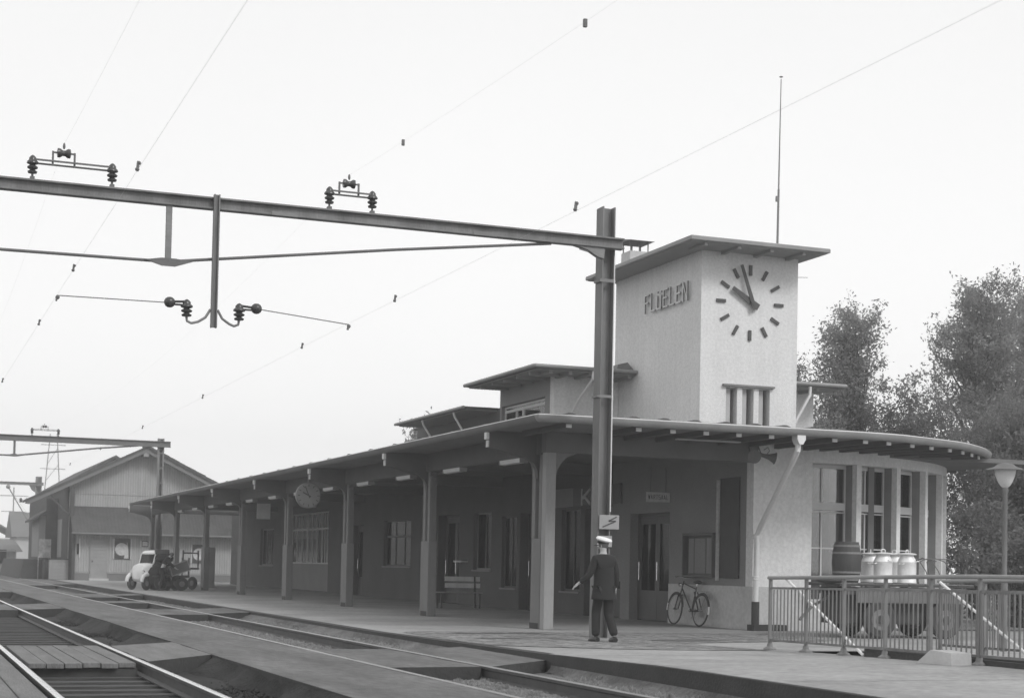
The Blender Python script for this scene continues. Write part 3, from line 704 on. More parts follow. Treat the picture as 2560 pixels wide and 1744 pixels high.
mb = MB(); mb.path([(22.18,40.76,6.77),(26.1,40.76,6.77)], .06, 10); part('gutter', mb, M['zinc'], ur, smooth=True)
for x in (16.7, 17.3, 17.9, 18.5, 19.1, 22.4, 23.1, 23.8, 24.5, 25.2): part('eaves_joist', MB().box(x, x+.1, 40.95, 41.99, 6.6, 6.6849), M['eaves'], ur)
for y in (41.6, 42.6, 43.6, 44.6, 45.6): part('eaves_joist', MB().box(16.4, 17.29, y, y+.1, 6.6, 6.6849), M['eaves'], ur)
part('downpipe', MB().path([(17.95,40.78,6.72),(17.95,40.80,6.5),(17.85,41.5,6.0),(17.80,41.93,5.6),(17.8,41.93,4.45)], .035, 8), M['zinc_light'], SB, smooth=True)
part('downpipe', MB().path([(24.9,40.8,6.70),(24.9,40.82,6.45),(23.9,40.9,4.7)], .05, 8), M['zinc_light'], SB, smooth=True)
# roof ridge cap seen as a small dark hump where the upper roof meets the tower
part('roof_hatch', MB().prism([(18.75,6.8),(18.8,6.98),(19.1,7.06),(19.29,6.86),(19.29,6.8)], 41.0, 41.6, 'y'), M['steel_mid'], ur)
RB0, RB1 = 46.35, 54.7
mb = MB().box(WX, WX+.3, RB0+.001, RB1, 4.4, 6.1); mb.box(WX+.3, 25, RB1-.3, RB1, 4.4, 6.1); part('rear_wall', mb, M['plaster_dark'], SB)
rr = part('rear_roof', MB().box(16.22, 25.5, RB0+.2, 53.75, 6.08, 6.15), M['roof'], SB, bevel=.01)
part('rear_roof', MB().box(17.3, 25.5, 53.75, 55.2, 6.08, 6.15), M['roof'], SB)
part('roof_soffit', MB().box(16.3, 25.4, RB0+.25, 53.65, 6.045, 6.0799), M['eaves'], rr)
part('gutter', MB().path([(16.18,RB0+.2,6.12),(16.18,53.75,6.12)], .05, 10), M['zinc'], rr, smooth=True)
for y in (47.7, 50.9): part('downpipe', MB().path([(16.25,y,6.05),(16.3,y,5.9),(17.2,y+.1,4.6),(17.22,y+.1,4.45)], .035, 8), M['zinc_light'], SB, smooth=True)
# small pointed ornament on a low chimney further back
single('radio_aerial', MB().tube((22.68,39,9.68), (22.70,39,11.9), .035, 8, .03).tube((22.70,39,11.9), (22.73,39,15.0), .022, 8, .012).ball((22.73,39,15.06), .035, 8, (1.6,1.6,.5)).box(22.62,22.68,38.97,39.03,11.55,11.7),
       M['steel_mid'], 'tall thin aerial mast standing on the clock tower roof', 'aerial', loc=(22.68,39,9.68))
sc_ = SC

# ================================================================ PLATFORM CANOPY
PC = thing('platform_canopy', 'long low canopy on concrete columns curving round the station end', 'canopy', (12.5, 55, 0), world=True)
GZ = 4.02
curve = [(18.2,28.05),(19.2,28.15),(20.05,28.42),(21.0,28.80),(21.65,29.12),(22.5,29.75),(23.2,30.38),(23.85,31.10),(24.5,32.0),(25.1,33.0),(25.6,34.0),(25.95,35.0),(26.2,36.1),(26.35,37.3),(26.4,38.6),(26.4,44)]
def catmull(P, n=4):
    out_ = []
    for i in range(len(P)-1):
        p0 = P[max(i-1,0)]; p1 = P[i]; p2 = P[i+1]; p3 = P[min(i+2,len(P)-1)]
        for k in range(n):
            t = k/n
            out_.append(tuple(.5*((2*p1[j])+(-p0[j]+p2[j])*t+(2*p0[j]-5*p1[j]+4*p2[j]-p3[j])*t*t+(-p0[j]+3*p1[j]-3*p2[j]+p3[j])*t**3) for j in (0,1)))
    out_.append(P[-1]); return out_
edge = [(11.25, 84.0), (11.25, 28.2), (11.28, 28.10), (11.38, 28.05)] + catmull(curve)
def inset(pts, d):
    out_ = []
    for i, p in enumerate(pts):
        a = Vector(pts[max(i-1,0)]); b = Vector(pts[min(i+1,len(pts)-1)]); t = (b-a).normalized(); n_ = Vector((-t.y, t.x)); out_.append((p[0]+n_.x*d, p[1]+n_.y*d))
    return out_
e_in = inset(edge, .10)
# roof: rim strip plus body; soffit flat at 4.0, top rising gently
inner = [(17.2,84.0),(17.2,30.4),(18.75,30.4)] 
body = e_in + [(25.9,44),(17.35,44),(17.35,84)]
mb = MB()
n = len(body); low = [(x,y,4.03) for x,y in body]
mb.add(low, [tuple(range(n))]); top = []
for x, y in body:
    inset_ = 0.0
    top.append((x, y, 4.115))
mb.add(top, [tuple(range(n))[::-1]])
mb.add(low+top, [(i,(i+1)%n,(i+1)%n+n,i+n) for i in range(n)])
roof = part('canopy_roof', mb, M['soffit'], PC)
# roofing sheet over it, slightly rising inwards (drawn in to the eaves)
rs = MB(); R1 = inset(edge, .02); R2 = inset(edge, 2.5)
R2 = [(max(x, 13.7), y) for x, y in R2]; R2 = [(min(x, 25.5), max(y, 30.5)) for x, y in R2]
rs.add([(x,y,4.118) for x,y in R1]+[(x,y,4.162) for x,y in R1], [(i,i+1,i+1+len(R1),i+len(R1)) for i in range(len(R1)-1)])
rs.add([(x,y,4.162) for x,y in R1]+[(x,y,4.24) for x,y in R2], [(i,i+1,i+1+len(R1),i+len(R1)) for i in range(len(R1)-1)])
rs.add([(x,y,4.24) for x,y in R2]+[(25.5,44,4.24),(17.2,44,4.24),(17.2,84,4.24)], [tuple(range(len(R2)+3))[::-1]])
part('roofing', rs, M['roof'], roof)
# low rolls of the roofing along the front eaves
x = 11.9; rollm = None
while x < 18.4:
    r = MB(); r.prism([(x-.16,4.15),(x-.10,4.178),(x-.04,4.196),(x+.04,4.196),(x+.10,4.178),(x+.16,4.15)], 28.06, 28.6, 'y'); part('roof_roll', r, M['roof'], roof); x += .665
y = 29.0
while y < 84:
    r = MB(); r.prism([(y-.2,4.15),(y-.05,4.178),(y+.05,4.178),(y+.2,4.15)], 11.24, 11.9, 'x'); part('roof_roll', r, M['roof'], roof); y += 2.1
# gutter: half round profile swept along the edge with a bead
def sweep(pts, prof, z0):
    mb = MB(); m_ = len(prof); vs = []
    for i, p in enumerate(pts):
        a = Vector(pts[max(i-1,0)]); b = Vector(pts[min(i+1,len(pts)-1)]); t = (b-a).normalized(); n_ = Vector((-t.y, t.x))
        for (o, z) in prof: vs.append((p[0]+n_.x*o, p[1]+n_.y*o, z0+z))
    fs = [(i*m_+k, i*m_+(k+1)%m_, (i+1)*m_+(k+1)%m_, (i+1)*m_+k) for i in range(len(pts)-1) for k in range(m_)]
    fs += [tuple(range(m_))[::-1], tuple(range((len(pts)-1)*m_, len(pts)*m_))]
    return mb.add(vs, fs)
gp = [(.00,.115),(-.015,.125),(-.03,.118),(-.028,.10),(-.015,.06),(.015,.01),(.06,-.015),(.10,-.01),(.10,.10)]
long_ = []
for a, b in zip(edge[:-1], edge[1:]):
    d = sqrt((a[0]-b[0])**2+(a[1]-b[1])**2); k = max(1, int(d/3)); long_ += [(lerp(a[0],b[0],i/k), lerp(a[1],b[1],i/k)) for i in range(k)]
long_.append(edge[-1])
nw = next(i for i, p in enumerate(long_) if p[1] < 28.3)
gut = part('gutter', sweep(long_[nw-1:], gp, GZ-.005), M['zinc'], PC, smooth=True)
gut2 = part('gutter', sweep(long_[:nw+1], gp, GZ-.007), M['zinc_shaded'], PC, smooth=True, label='long gutter run along the track side, painted darker for shade')  # same gutter as the front, its shade put into the zinc colour
part('gutter_bead', MB().path([(p[0]-.012 if p[1] > 28.3 else p[0], p[1]-(0 if p[1] > 28.3 else .016), GZ+.118) for p in inset(long_, -.006)], .014, 6), M['zinc_light'], gut, smooth=True)
jb = MB()
i = 0; acc = 0
for a, b in zip(long_[:-1], long_[1:]):
    pass
# front joists with white ends
jx = [11.95, 12.69, 13.42, 14.16, 14.89, 15.62, 16.36, 17.09, 17.83, 18.56]
for x in jx:
    if 12.2 < x < 12.7: continue
    part('eaves_joist', MB().box(x-.055, x+.055, 28.26, 30.58, 3.93, 4.0295), M['arm'], PC)
    part('joist_end', MB().box(x-.056, x+.056, 28.235, 28.259, 3.928, 4.0), M['joist'], PC)
cc = catmull(curve, 10); L_ = [0]
for a, b in zip(cc[:-1], cc[1:]): L_.append(L_[-1]+sqrt((a[0]-b[0])**2+(a[1]-b[1])**2))
s_ = 1.0
while s_ < 14:
    j = next(k for k in range(len(L_)) if L_[k] >= s_); p = Vector(cc[j]); t = (Vector(cc[j])-Vector(cc[j-1])).normalized(); nn = Vector((-t.y, t.x))
    bc = Vector(BC); d = (bc-p).normalized(); d = (d*.7+nn*.3).normalized()
    a = p+d*.20; Lj = ((p-bc).length-BR)*1.0
    if Lj > .4:
        q = p+d*(Lj-.0); per = Vector((-d.y, d.x)); m_ = (a+q)/2
        part('eaves_joist', MB().obox((m_.x, m_.y, 3.98), (d.x*(q-a).length/2, d.y*(q-a).length/2, 0), (per.x*.055, per.y*.055, 0), (0,0,.0495)), M['arm'], PC)
        e_ = a-d*.012; part('joist_end', MB().obox((e_.x, e_.y, 3.965), (d.x*.012, d.y*.012, 0), (per.x*.056, per.y*.056, 0), (0,0,.036)), M['joist'], PC)
    s_ += .76
# edge beam along the columns and front beam
part('edge_beam', MB().box(12.36, 12.60, 30.64, 84.0, 3.58, 4.029), M['arm'], PC, bevel=.01)
part('front_beam', MB().box(12.36, WX-.001, 30.40, 30.639, 3.61, 4.029), M['front'], PC, bevel=.01)
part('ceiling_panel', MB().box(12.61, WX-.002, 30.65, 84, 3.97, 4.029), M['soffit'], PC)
# columns
def column(Y0, corner=False):
    c = part('column', MB().box(12.40, 12.62, Y0+(.3 if corner else 0), Y0+(.80 if corner else .62), 0.0, 1.86), M['concrete'], PC, bevel=.012)
    o = .3 if corner else 0
    mb = MB().box(12.50, 12.60, Y0+o+.05, Y0+o+.55, 1.861, 3.579); part('shaft', mb, M['concrete'], c)
    for a, b in ((.02,.17),(.36,.55)): part('shaft_rib', MB().box(12.415, 12.499, Y0+o+a, Y0+o+b, 1.861, 3.579), M['concrete'], c, bevel=.01)
    part('notch_shadow_plate', MB().box(12.39, 12.399, Y0+o+.05, Y0+o+.5, .0, .12), M['kerb'], c)  # dark plate paints in the shadow of a notch at the foot
    if corner:
        part('shaft', MB().box(12.38, 12.60, Y0, Y0+.22, 0, 3.609), M['post'], c, bevel=.012)
        ar = [(12.601,3.05),(12.62,3.2),(12.70,3.38),(12.84,3.52),(13.05,3.608),(12.601,3.608)]
        part('haunch', MB().prism(ar, Y0+.02, Y0+.20, 'y'), M['concrete'], c)
    # cantilever arm towards the track
    ar = [(12.41,3.10),(12.38,3.28),(12.30,3.42),(12.14,3.51),(11.75,3.60),(11.32,3.70),(11.32,4.029),(12.359,4.029),(12.41,3.58)]
    yc = Y0+o+.2
    part('cantilever_arm', MB().prism(ar, yc, yc+.16, 'y'), M['arm'], c)
    # curved haunches along the edge beam
    for s in (-1, 1):
        y_ = yc+.0 if s < 0 else yc+.36
        ar = [(y_,3.10),(y_+s*.03,3.26),(y_+s*.12,3.42),(y_+s*.26,3.53),(y_+s*.48,3.579),(y_,3.579)]
        if not (corner and s < 0): part('haunch', MB().prism(ar, 12.42, 12.58, 'x'), M['arm'], c)
    # outlet under the gutter at the arm end
    part('gutter_outlet', MB().box(11.26, 11.34, yc+.02, yc+.16, 3.86, 4.0), M['joist'], c)
    part('arm_end', MB().box(11.296, 11.319, yc+.02, yc+.16, 3.70, 3.84), M['concrete_light'], c)
for k in range(8): column(30.40+7.7*k, k == 0)
# cross beams under the ceiling
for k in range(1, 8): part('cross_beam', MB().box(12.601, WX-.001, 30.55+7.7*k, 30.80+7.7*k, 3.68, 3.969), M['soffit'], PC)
# downpipe at the front
dp = MB().path([(16.95,28.20,3.93),(16.95,28.22,3.72),(17.0,28.5,3.5),(17.27,30.20,2.25),(17.30,30.42,2.05),(17.30,30.45,.62)], .06, 12)
dpo = part('downpipe', dp, M['zinc_light'], PC, smooth=True)
part('rain_head', MB().prism([(16.86,4.02),(17.05,4.02),(17.05,3.93),(16.99,3.83),(16.91,3.83),(16.86,3.93)], 28.08, 28.30, 'y'), M['zinc_light'], dpo)
for z in (2.02, 1.12): part('pipe_collar', MB().lathe([(.062,-.05),(.078,-.04),(.078,-.01),(.066,0),(.078,.01),(.078,.04),(.062,.05)], (17.30,30.45,z), 14), M['zinc_light'], dpo, smooth=True)
part('pipe_foot', MB().tube((17.30,30.45,.13), (17.30,30.45,.62), .085, 12), M['black'], dpo, smooth=True)

# ================================================================ CATENARY
def insulator(mb, x, y, z, h=.30, r=.075):
    """ribbed porcelain insulator standing at z"""
    pr = [(.03,0),(r*.9,.01),(r*1.0,.04),(r*.45,.07),(r*1.05,.10),(r*1.1,.125),(r*.5,.16),(r*1.2,.19),(r*1.15,.22),(r*.8,.25),(r*.75,.29),(r*.4,.33),(.01,.345)]
    k = h/.345; return mb.lathe([(a, b*k) for a, b in pr], (x, y, z), 14)
def spool(mb, c, L, r, axis=(1,0,0)):
    return mb.lathe([(r*.5,-L/2),(r,-L/2+.01),(r,-L/2+.05),(r*.62,-L/2+.09),(r*.6,0),(r*.62,L/2-.09),(r,L/2-.05),(r,L/2-.01),(r*.5,L/2)], c, 14, axis)
def carrier(xa, xb, xc, y, z0, label, zs=1.0):
    """messenger wire carrier: two standing insulators, double bar, yoke and spool"""
    t = thing('insulator_bridge', label, 'insulator', ((xa+xb)/2, y, z0), group='insulators standing on the gantry beams', world=True)
    for x in (xa, xb):
        st = part('stud', MB().tube((x,y,z0), (x,y,z0+.12), .018, 8).box(x-.035,x+.035,y-.05,y+.05,z0,z0+.05), M['steel_dark'], t)
        part('insulator', insulator(MB(), x, y, z0+.10, .30, .078), M['porcelain'], t, smooth=True)
    zb = z0+.30
    part('double_bar', MB().bar((xa,y-.03,zb+.03),(xb,y-.03,zb+.03),.03,.025).bar((xa,y+.03,zb-.02),(xb,y+.03,zb-.02),.03,.025), M['steel_dark'], t)
    w = .17
    for s_y in (-1, 1): part('yoke', MB().bar((xc+s_y*w,y,zb-.04),(xc+s_y*w,y,zb+.20),.03).bar((xc+s_y*w,y,zb+.18),(xc+s_y*.08,y,zb+.18),.025), M['steel_dark'], t)
    part('spool', spool(MB(), (xc,y,zb+.18), .22, .075), M['porcelain'], t, smooth=True)
    part('wire_clamp', MB().lathe([(.012,0),(.022,.03),(.018,.08),(.006,.10)], (xc,y,zb+.25), 8), M['steel_dark'], t, smooth=True)
    return t
def ibeam(mb, x0, x1, y, z0, z1, w=.16, tf=.03, tw=.02):
    mb.box(x0, x1, y-w/2, y+w/2, z0, z0+tf); mb.box(x0, x1, y-w/2, y+w/2, z1-tf, z1); return mb.box(x0+.002, x1-.002, y-tw/2, y+tw/2, z0+tf, z1-tf)
def swan(mb, pts, r, n=8): return mb.path(pts, r, n)

# near gantry: broad flange mast and long beam with truss rod
GY = 27.0
G1 = thing('catenary_gantry', 'tall weathered steel mast at the platform with long beam over the tracks', 'catenary gantry', (12.09, GY, 0), world=True)
mm = MB(); hx = .128
mm.box(12.09-hx, 12.09-hx+.028, GY-.15, GY+.15, -.3, 7.90); mm.box(12.09+hx-.028, 12.09+hx, GY-.15, GY+.15, -.3, 7.90); mm.box(12.09-hx+.028, 12.09+hx-.028, GY-.012, GY+.012, -.3, 7.895)
part('mast', mm, M['steel'], G1, bevel=.006)
part('mast_band', MB().box(12.09-hx-.02, 12.09+hx+.02, GY-.17, GY-.152, 4.38, 4.43).box(12.09-hx-.05, 12.09-hx-.001, GY-.16, GY+.1, 4.385, 4.425), M['steel_mid'], G1)
part('mast_band', MB().box(12.09-hx-.03, 12.09+hx+.01, GY-.172, GY-.152, 6.50, 6.56).box(12.09-hx-.05, 12.09-hx-.001, GY-.17, GY+.1, 6.505, 6.555), M['steel_mid'], G1)
part('conduit', MB().tube((12.20, GY-.17, 2.3), (12.20, GY-.17, 7.0), .012, 6), M['zinc_light'], G1)
BY = GY-.25
bm = ibeam(MB(), -14, 12.32, BY, 7.10, 7.30, .17)
part('beam', bm, M['steel'], G1, bevel=.004)
for x in (.25, .6, 6.0, 9.6): part('splice_plate', MB().box(x-.22, x+.22, BY-.10, BY-.086, 7.095, 7.16), M['steel_mid'], G1)
part('beam_bracket', MB().prism([(11.35,7.095),(11.95,7.095),(11.93,6.90),(11.80,6.93),(11.6,7.04)], BY-.05, BY+.06, 'y').tube((11.45,BY-.02,7.04),(11.8,BY-.02,6.97),.012,6), M['steel_mid'], G1)
part('truss_rod', MB().path([(-14,BY,7.05),(-7,BY,6.45),(1.46,BY,6.14),(4.08,BY,6.17),(8,BY,6.72),(10.9,BY,7.09)], .026, 8), M['steel_dark'], G1, smooth=True)
part('post', MB().box(4.04, 4.13, BY-.05, BY+.05, 6.18, 7.10), M['steel_mid'], G1)
part('node_plate', MB().prism([(3.70,6.17),(3.98,6.22),(4.20,6.22),(4.48,6.19),(4.20,6.09),(3.98,6.09)], BY-.06, BY-.028, 'y'), M['steel_dark'], G1)
part('hanging_post', MB().box(4.80, 4.82, BY-.14, BY-.04, 5.12, 7.34).box(4.88, 4.90, BY-.14, BY-.04, 5.12, 7.34).box(4.82, 4.88, BY-.095, BY-.085, 5.12, 7.34), M['steel'], G1)
for s, xi, xb_, L, z1 in ((-1, 4.40, 4.12, 2.34, 5.46), (1, 5.27, 5.56, 7.16, 5.34)):
    P = [(4.85+s*.06, BY-.09, 5.42), (4.85+s*.14, BY-.09, 5.28), (4.85+s*.26, BY-.09, 5.20), (xi-s*.08, BY-.09, 5.17), (xi-s*.01, BY-.09, 5.20), (xi, BY-.09, 5.27)]
    arm = part('steady_arm', swan(MB(), P, .022), M['steel_mid'], G1, smooth=True)
    part('insulator', insulator(MB(), xi, BY-.09, 5.27, .29, .085), M['porcelain'], arm, smooth=True)
    part('insulator_ball', MB().ball((xb_, BY-.09, 5.49), .095, 14, (1,1,.95)).tube((xi, BY-.09, 5.52), (xb_, BY-.09, 5.50), .022, 6).tube((xi, BY-.09, 5.46), (xb_, BY-.09, 5.46), .018, 6), M['porcelain'], arm, smooth=True)
    part('steady_rod', MB().tube((xb_+s*.08, BY-.09, 5.48), (L, BY-.09, z1), .009, 6), M['steel_dark'], arm)
    part('wire_clip', MB().bar((L, BY-.09, z1), (L-.02*1, BY-.09, z1-.09), .05, .03).ball((L, BY-.09, z1-.03), .035), M['steel_dark'], arm)
plate = single('warning_plate', MB().box(11.98, 12.37, GY-.20, GY-.173, 1.98, 2.24), M['concrete_grey'], 'small pale warning plate with lightning arrow fixed to the mast', 'sign', loc=(12.17, GY-.19, 1.98), bevel=.004)
OFF[plate.name] = (12.17, GY-.19, 1.98)
fl = MB()
for a, b in (((12.04,2.02),(12.30,2.13)),((12.30,2.13),(12.16,2.13)),((12.16,2.13),(12.32,2.21))): fl.bar((a[0],GY-.204,a[1]),(b[0],GY-.204,b[1]),.022,.006,up=(0,1,0))
part('lightning_mark', fl, M['mark'], plate)
lower = single('number_plate', MB().box(11.95, 12.24, GY-.185, GY-.173, 1.66, 1.86), M['concrete_grey'], 'blank pale plate on the mast just below the warning plate', 'sign', loc=(12.1, GY-.18, 1.66))
carrier(1.90, 3.15, 2.38, BY, 7.30, 'insulator pair on the near beam, leftmost and widest pair')
carrier(6.79, 7.55, 7.13, BY, 7.30, 'narrow insulator pair on the near beam between post and mast')

# second gantry further down the line, lattice mast
def lattice(mb, x, y, z0, z1, w, d, t=.05):
    for sx in (-1, 1): mb.box(x+sx*w/2-t/2, x+sx*w/2+t/2, y-d/2, y+d/2, z0, z1)
    n_ = int((z1-z0)/.75); mb.box(x-w/2, x+w/2, y+d/2-.02, y+d/2, z0, z1)
    for i in range(n_):
        za = lerp(z0, z1, i/n_); zb = lerp(z0, z1, (i+1)/n_); mb.bar((x-w/2,y-d/2,za),(x+w/2,y-d/2,za+.04),.03,.06); 
    return mb
Y2 = 85.6
G2 = thing('catenary_gantry', 'smaller lattice mast and beam in front of the goods shed gable', 'catenary gantry', (12.98, Y2, 0), world=True)
part('mast', lattice(MB(), 12.98, Y2, -.3, 7.62, .24, .24, .085), M['steel'], G2)
part('beam', ibeam(MB(), -10, 13.45, Y2-.22, 7.15, 7.46, .2), M['steel_dark'], G2)
part('post', MB().box(5.55, 5.66, Y2-.27, Y2-.17, 6.40, 7.20), M['steel_dark'], G2)
part('truss_rod', MB().path([(-10,Y2-.22,6.6),(5.6,Y2-.22,6.40),(9.7,Y2-.22,6.95),(11.8,Y2-.22,7.18)], .045, 8), M['steel_dark'], G2, smooth=True)
part('node_plate', MB().prism([(5.2,6.40),(5.5,6.48),(5.7,6.48),(6.0,6.40),(5.7,6.34),(5.5,6.34)], Y2-.30, Y2-.27, 'y'), M['steel_dark'], G2)
carrier(6.44, 7.74, 7.05, Y2-.22, 7.46, 'small distant insulator pair on the beam before the goods shed')
Y3 = 146
G3 = thing('catenary_gantry', 'distant lattice mast and thin beam left of the goods shed roof', 'catenary gantry', (11.7, Y3, 0), world=True)
part('mast', lattice(MB(), 11.7, Y3, -.3, 8.3, .42, .3, .10), M['steel'], G3)
part('beam', ibeam(MB(), -6, 12.1, Y3-.3, 7.5, 7.76, .2), M['steel_mid'], G3)
part('bracket', MB().prism([(10.9,7.5),(11.4,7.5),(11.4,6.9),(11.1,7.1)], Y3-.3, Y3-.2, 'y'), M['steel_dark'], G3)
carr = MB()
t3 = thing('insulator_pair', 'two dark insulators hanging under the distant beam at the far left', 'insulator', (10.6, Y3, 6), world=True)
part('insulator', insulator(MB(), 10.25, Y3, 6.0, .4, .14), M['porcelain'], t3); part('insulator', insulator(MB(), 10.75, Y3, 5.9, .5, .16), M['porcelain'], t3)
part('rod', MB().tube((10.25,Y3,6.1),(10.75,Y3,6.1),.03,6).tube((10.75,Y3,6.2),(11.5,Y3,6.4),.03,6), M['steel_dark'], t3)

# contact and messenger wires with droppers
def overhead(label, xc_, xm, zc, clips, y0=-31, y1=85.4, y2=146):
    t = thing('overhead_line', label, 'overhead wire', (xc_, 27, zc), world=True)
    def zmess(y):
        a, b = (y0, 26.75) if y < 26.75 else ((26.75, y1) if y < y1 else (y1, y2))
        u = (y-a)/(b-a); return 7.93 - 4*.85*u*(1-u)
    part('contact_wire', MB().path([(xc_,y0,zc-.05),(xc_,10,zc-.05),(xc_,26.7,zc),(xc_,55,zc),(xc_,y1,zc+.05),(xc_,y2,zc+.1)], .0014, 4), M['wire'], t)
    part('messenger_wire', MB().path([(xm, y, zmess(y)) for y in np.linspace(y0, y2, 90)], .0009, 4), M['wire'], t)
    for y in clips:
        part('dropper_clip', MB().bar((xc_,y,zc-.03),(xc_+.012,y,zc+.08),.022,.03).ball((xc_,y,zc-.01),.026,8,(1,1,.8)).ball((xc_+.02,y,zc+.06),.022,8), M['steel_dark'], t, smooth=True)
        if xm > 5 and y < 25: part('dropper_clip', MB().box(xm-.02,xm+.02,y-.02,y+.02,zmess(y)-.06,zmess(y)+.03), M['steel_dark'], t)
overhead('thin overhead wires above the track next to the platform', 7.05, 7.13, 5.30, [16.6, 23.6, 29.6, 40.0, 50.3, 61, 72])
overhead('thin overhead wires above the shiny near track at upper left', 2.36, 2.38, 5.52, [17.8, 24.5, 30.5, 41, 52, 63])

# ================================================================ PLATFORM FURNITURE
# fluorescent lamps under the edge beam
def make_lamp():
    t = thing('strip_lamp', 'strip lamp', 'lamp', (0,0,0), group='strip lamps along the canopy edge beam')
    part('diffuser', MB().prism([(-.09,0),(-.075,-.085),(-.03,-.10),(.03,-.10),(.075,-.085),(.09,0)], -.60, .60, 'y'), M['lampglass'], t, smooth=True)
    part('end_cap', MB().box(-.092,.092,-.64,-.601,-.10,.0), M['zinc'], t); part('end_cap', MB().box(-.092,.092,.601,.64,-.10,.0), M['zinc'], t)
    return t
lamp0 = make_lamp()
names = ['nearest', 'second', 'third', 'fourth', 'fifth', 'sixth', 'seventh', 'eighth', 'ninth', 'tenth', 'eleventh', 'twelfth']
for i in range(12):
    y = 32.55+3.9*i; l = lamp0 if i == 0 else dup(lamp0, (0,0,0))
    for c in range(1): l.location = (12.48, y, 3.578)
    l['label'] = 'white strip lamp under the canopy, %s from the corner column' % names[i]
for i in range(1): single('lamp_conduit', MB().box(12.93,12.97,31.2,80,3.652,3.678), M['zinc'], 'long thin conduit carrying the strip lamps under the canopy', 'conduit', loc=(12.95,31.2,3.68))
ct = single('ceiling_lamp', MB().box(14.75,16.2,29.2,29.32,3.90,3.925), M['letter'], 'narrow unlit tube lamp under the front eaves above the waiting hall', 'lamp', loc=(15.4,29.2,3.9))

# platform clock hanging from the canopy
pc = thing('platform_clock', 'round white station clock hanging under the canopy edge', 'clock', (11.62, 47.5, 3.28))
R0 = .385
part('case', MB().lathe([(R0-.03,-.07),(R0,-.06),(R0,.06),(R0-.03,.07)], (0,0,0), 36, (0,1,0)), M['steel_mid'], pc, smooth=True)
fc = part('dial', MB().lathe([(.001,-.004),(R0-.035,-.003),(R0-.035,0)], (0,-.072,0), 36, (0,1,0)), M['dial'], pc)
for h in range(12):
    a = radians(h*30); c = Vector((sin(a)*.30, -.079, cos(a)*.30)); d = Vector((sin(a),0,cos(a)))
    part('hour_mark', MB().obox(c, d*.035, Vector((cos(a),0,-sin(a)))*.011, Vector((0,.003,0))), M['mark'], fc)
for ang, L1, w in ((-62,.20,.018), (-22,.30,.013)):
    a = radians(ang); d = Vector((sin(a),0,cos(a))); part('clock_hand', MB().obox(Vector((0,-.085 if L1 < .25 else -.090,0))+d*(L1/2-.04), d*(L1/2+.04), Vector((cos(a),0,-sin(a)))*w, Vector((0,.002,0))), M['mark'], fc)
part('hanger', MB().tube((0,0,R0), (0,0,.72), .025, 8), M['steel_dark'], pc)
# white transparent-sign hanging further back
hs = single('hanging_sign', MB().box(13.35,13.88,62.9,62.95,2.95,3.56), M['white'], 'blank white square sign hanging under the canopy behind the clock', 'sign', loc=(13.6,62.9,2.95))

# projecting WARTSAAL sign board
ws = thing('wall_sign', 'pale sign board reading WARTSAAL above the waiting room door', 'sign', (16.98, 34.6, 2.87))
part('board', MB().box(-.31,.31,-.02,.02,0,.235), M['plinth'], ws, bevel=.004)
letters('WARTSAAL', (-.265,-.0215,.07), (1,0,0), (0,0,1), (0,-1,0), .040, .10, .068, .0095, .004, M['mark'], ws)
part('sign_arm', MB().tube((-.2,0,.235), (-.2,0,.84), .008, 6).tube((.2,0,.235), (.2,0,.84), .008, 6), M['steel_dark'], ws)
# kiosk fascia board with the letter K
ks_ = thing('fascia_board', 'dark fascia board with a pale letter K behind the mast', 'sign', (17.2, 38.9, 2.93), world=True)
part('board', MB().box(17.24,17.285,37.3,40.35,2.93,3.44), M['doordark'], ks_); part('board_end', MB().box(17.24,17.285,40.36,41.9,2.93,3.44), M['plaster_shade'], ks_)
letters('K', (17.23, 39.73, 2.99), (0,-1,0), (0,0,1), (-1,0,0), .52, .36, .5, .085, .02, M['letter'], ks_)
# poster case
nc = thing('notice_case', 'shallow wooden notice case on the wall above the bicycle', 'notice board', (17.28, 32.9, 1.1), world=True)
part('case', MB().box(17.13,17.286,32.12,33.60,1.12,1.16).box(17.13,17.286,32.12,33.60,2.06,2.12).box(17.13,17.286,32.12,32.16,1.16,2.06).box(17.13,17.286,33.56,33.60,1.16,2.06).box(17.26,17.286,32.16,33.56,1.16,2.06), M['doordark'], nc)
for a, b, c in ((32.20,32.62,'steel'),(32.68,33.2,'plaster_shade'),(33.25,33.5,'plaster_shade')): part('paper', MB().box(17.252,17.2595,a,b,1.2,2.0), M[c], nc)
part('edge_strip', MB().box(17.20,17.286,32.07,32.10,1.05,3.3), M['plinth'], nc)
# loudspeakers under the eaves
sp = thing('loudspeaker', 'round dark loudspeaker facing the platform under the front eaves', 'loudspeaker', (16.92, 30.0, 3.70), group='horn loudspeakers')
part('horn', MB().lathe([(.145,-.16),(.125,-.15),(.07,-.05),(.05,.05),(.06,.12),(.02,.14)], (0,0,0), 20, (.25,1,.12)), M['steel_dark'], sp, smooth=True)
part('mesh_cover', MB().lathe([(.001,-.152),(.13,-.155),(.13,-.150)], (0,0,0), 20, (.25,1,.12)), M['black'], sp)
part('bracket', MB().path([(0,.1,.02),(.05,.2,.12),(.12,.4,.25),(.2,.59,.25)], .014, 6), M['steel_dark'], sp)
sp2 = thing('loudspeaker', 'dark horn loudspeaker turned right beside the round one', 'loudspeaker', (17.28, 30.05, 3.72), group='horn loudspeakers')
part('horn', MB().lathe([(.13,.20),(.11,.18),(.06,.06),(.04,-.06),(.05,-.16),(.02,-.18)], (0,0,0), 20, (1,-.25,-.22)), M['steel_dark'], sp2, smooth=True)
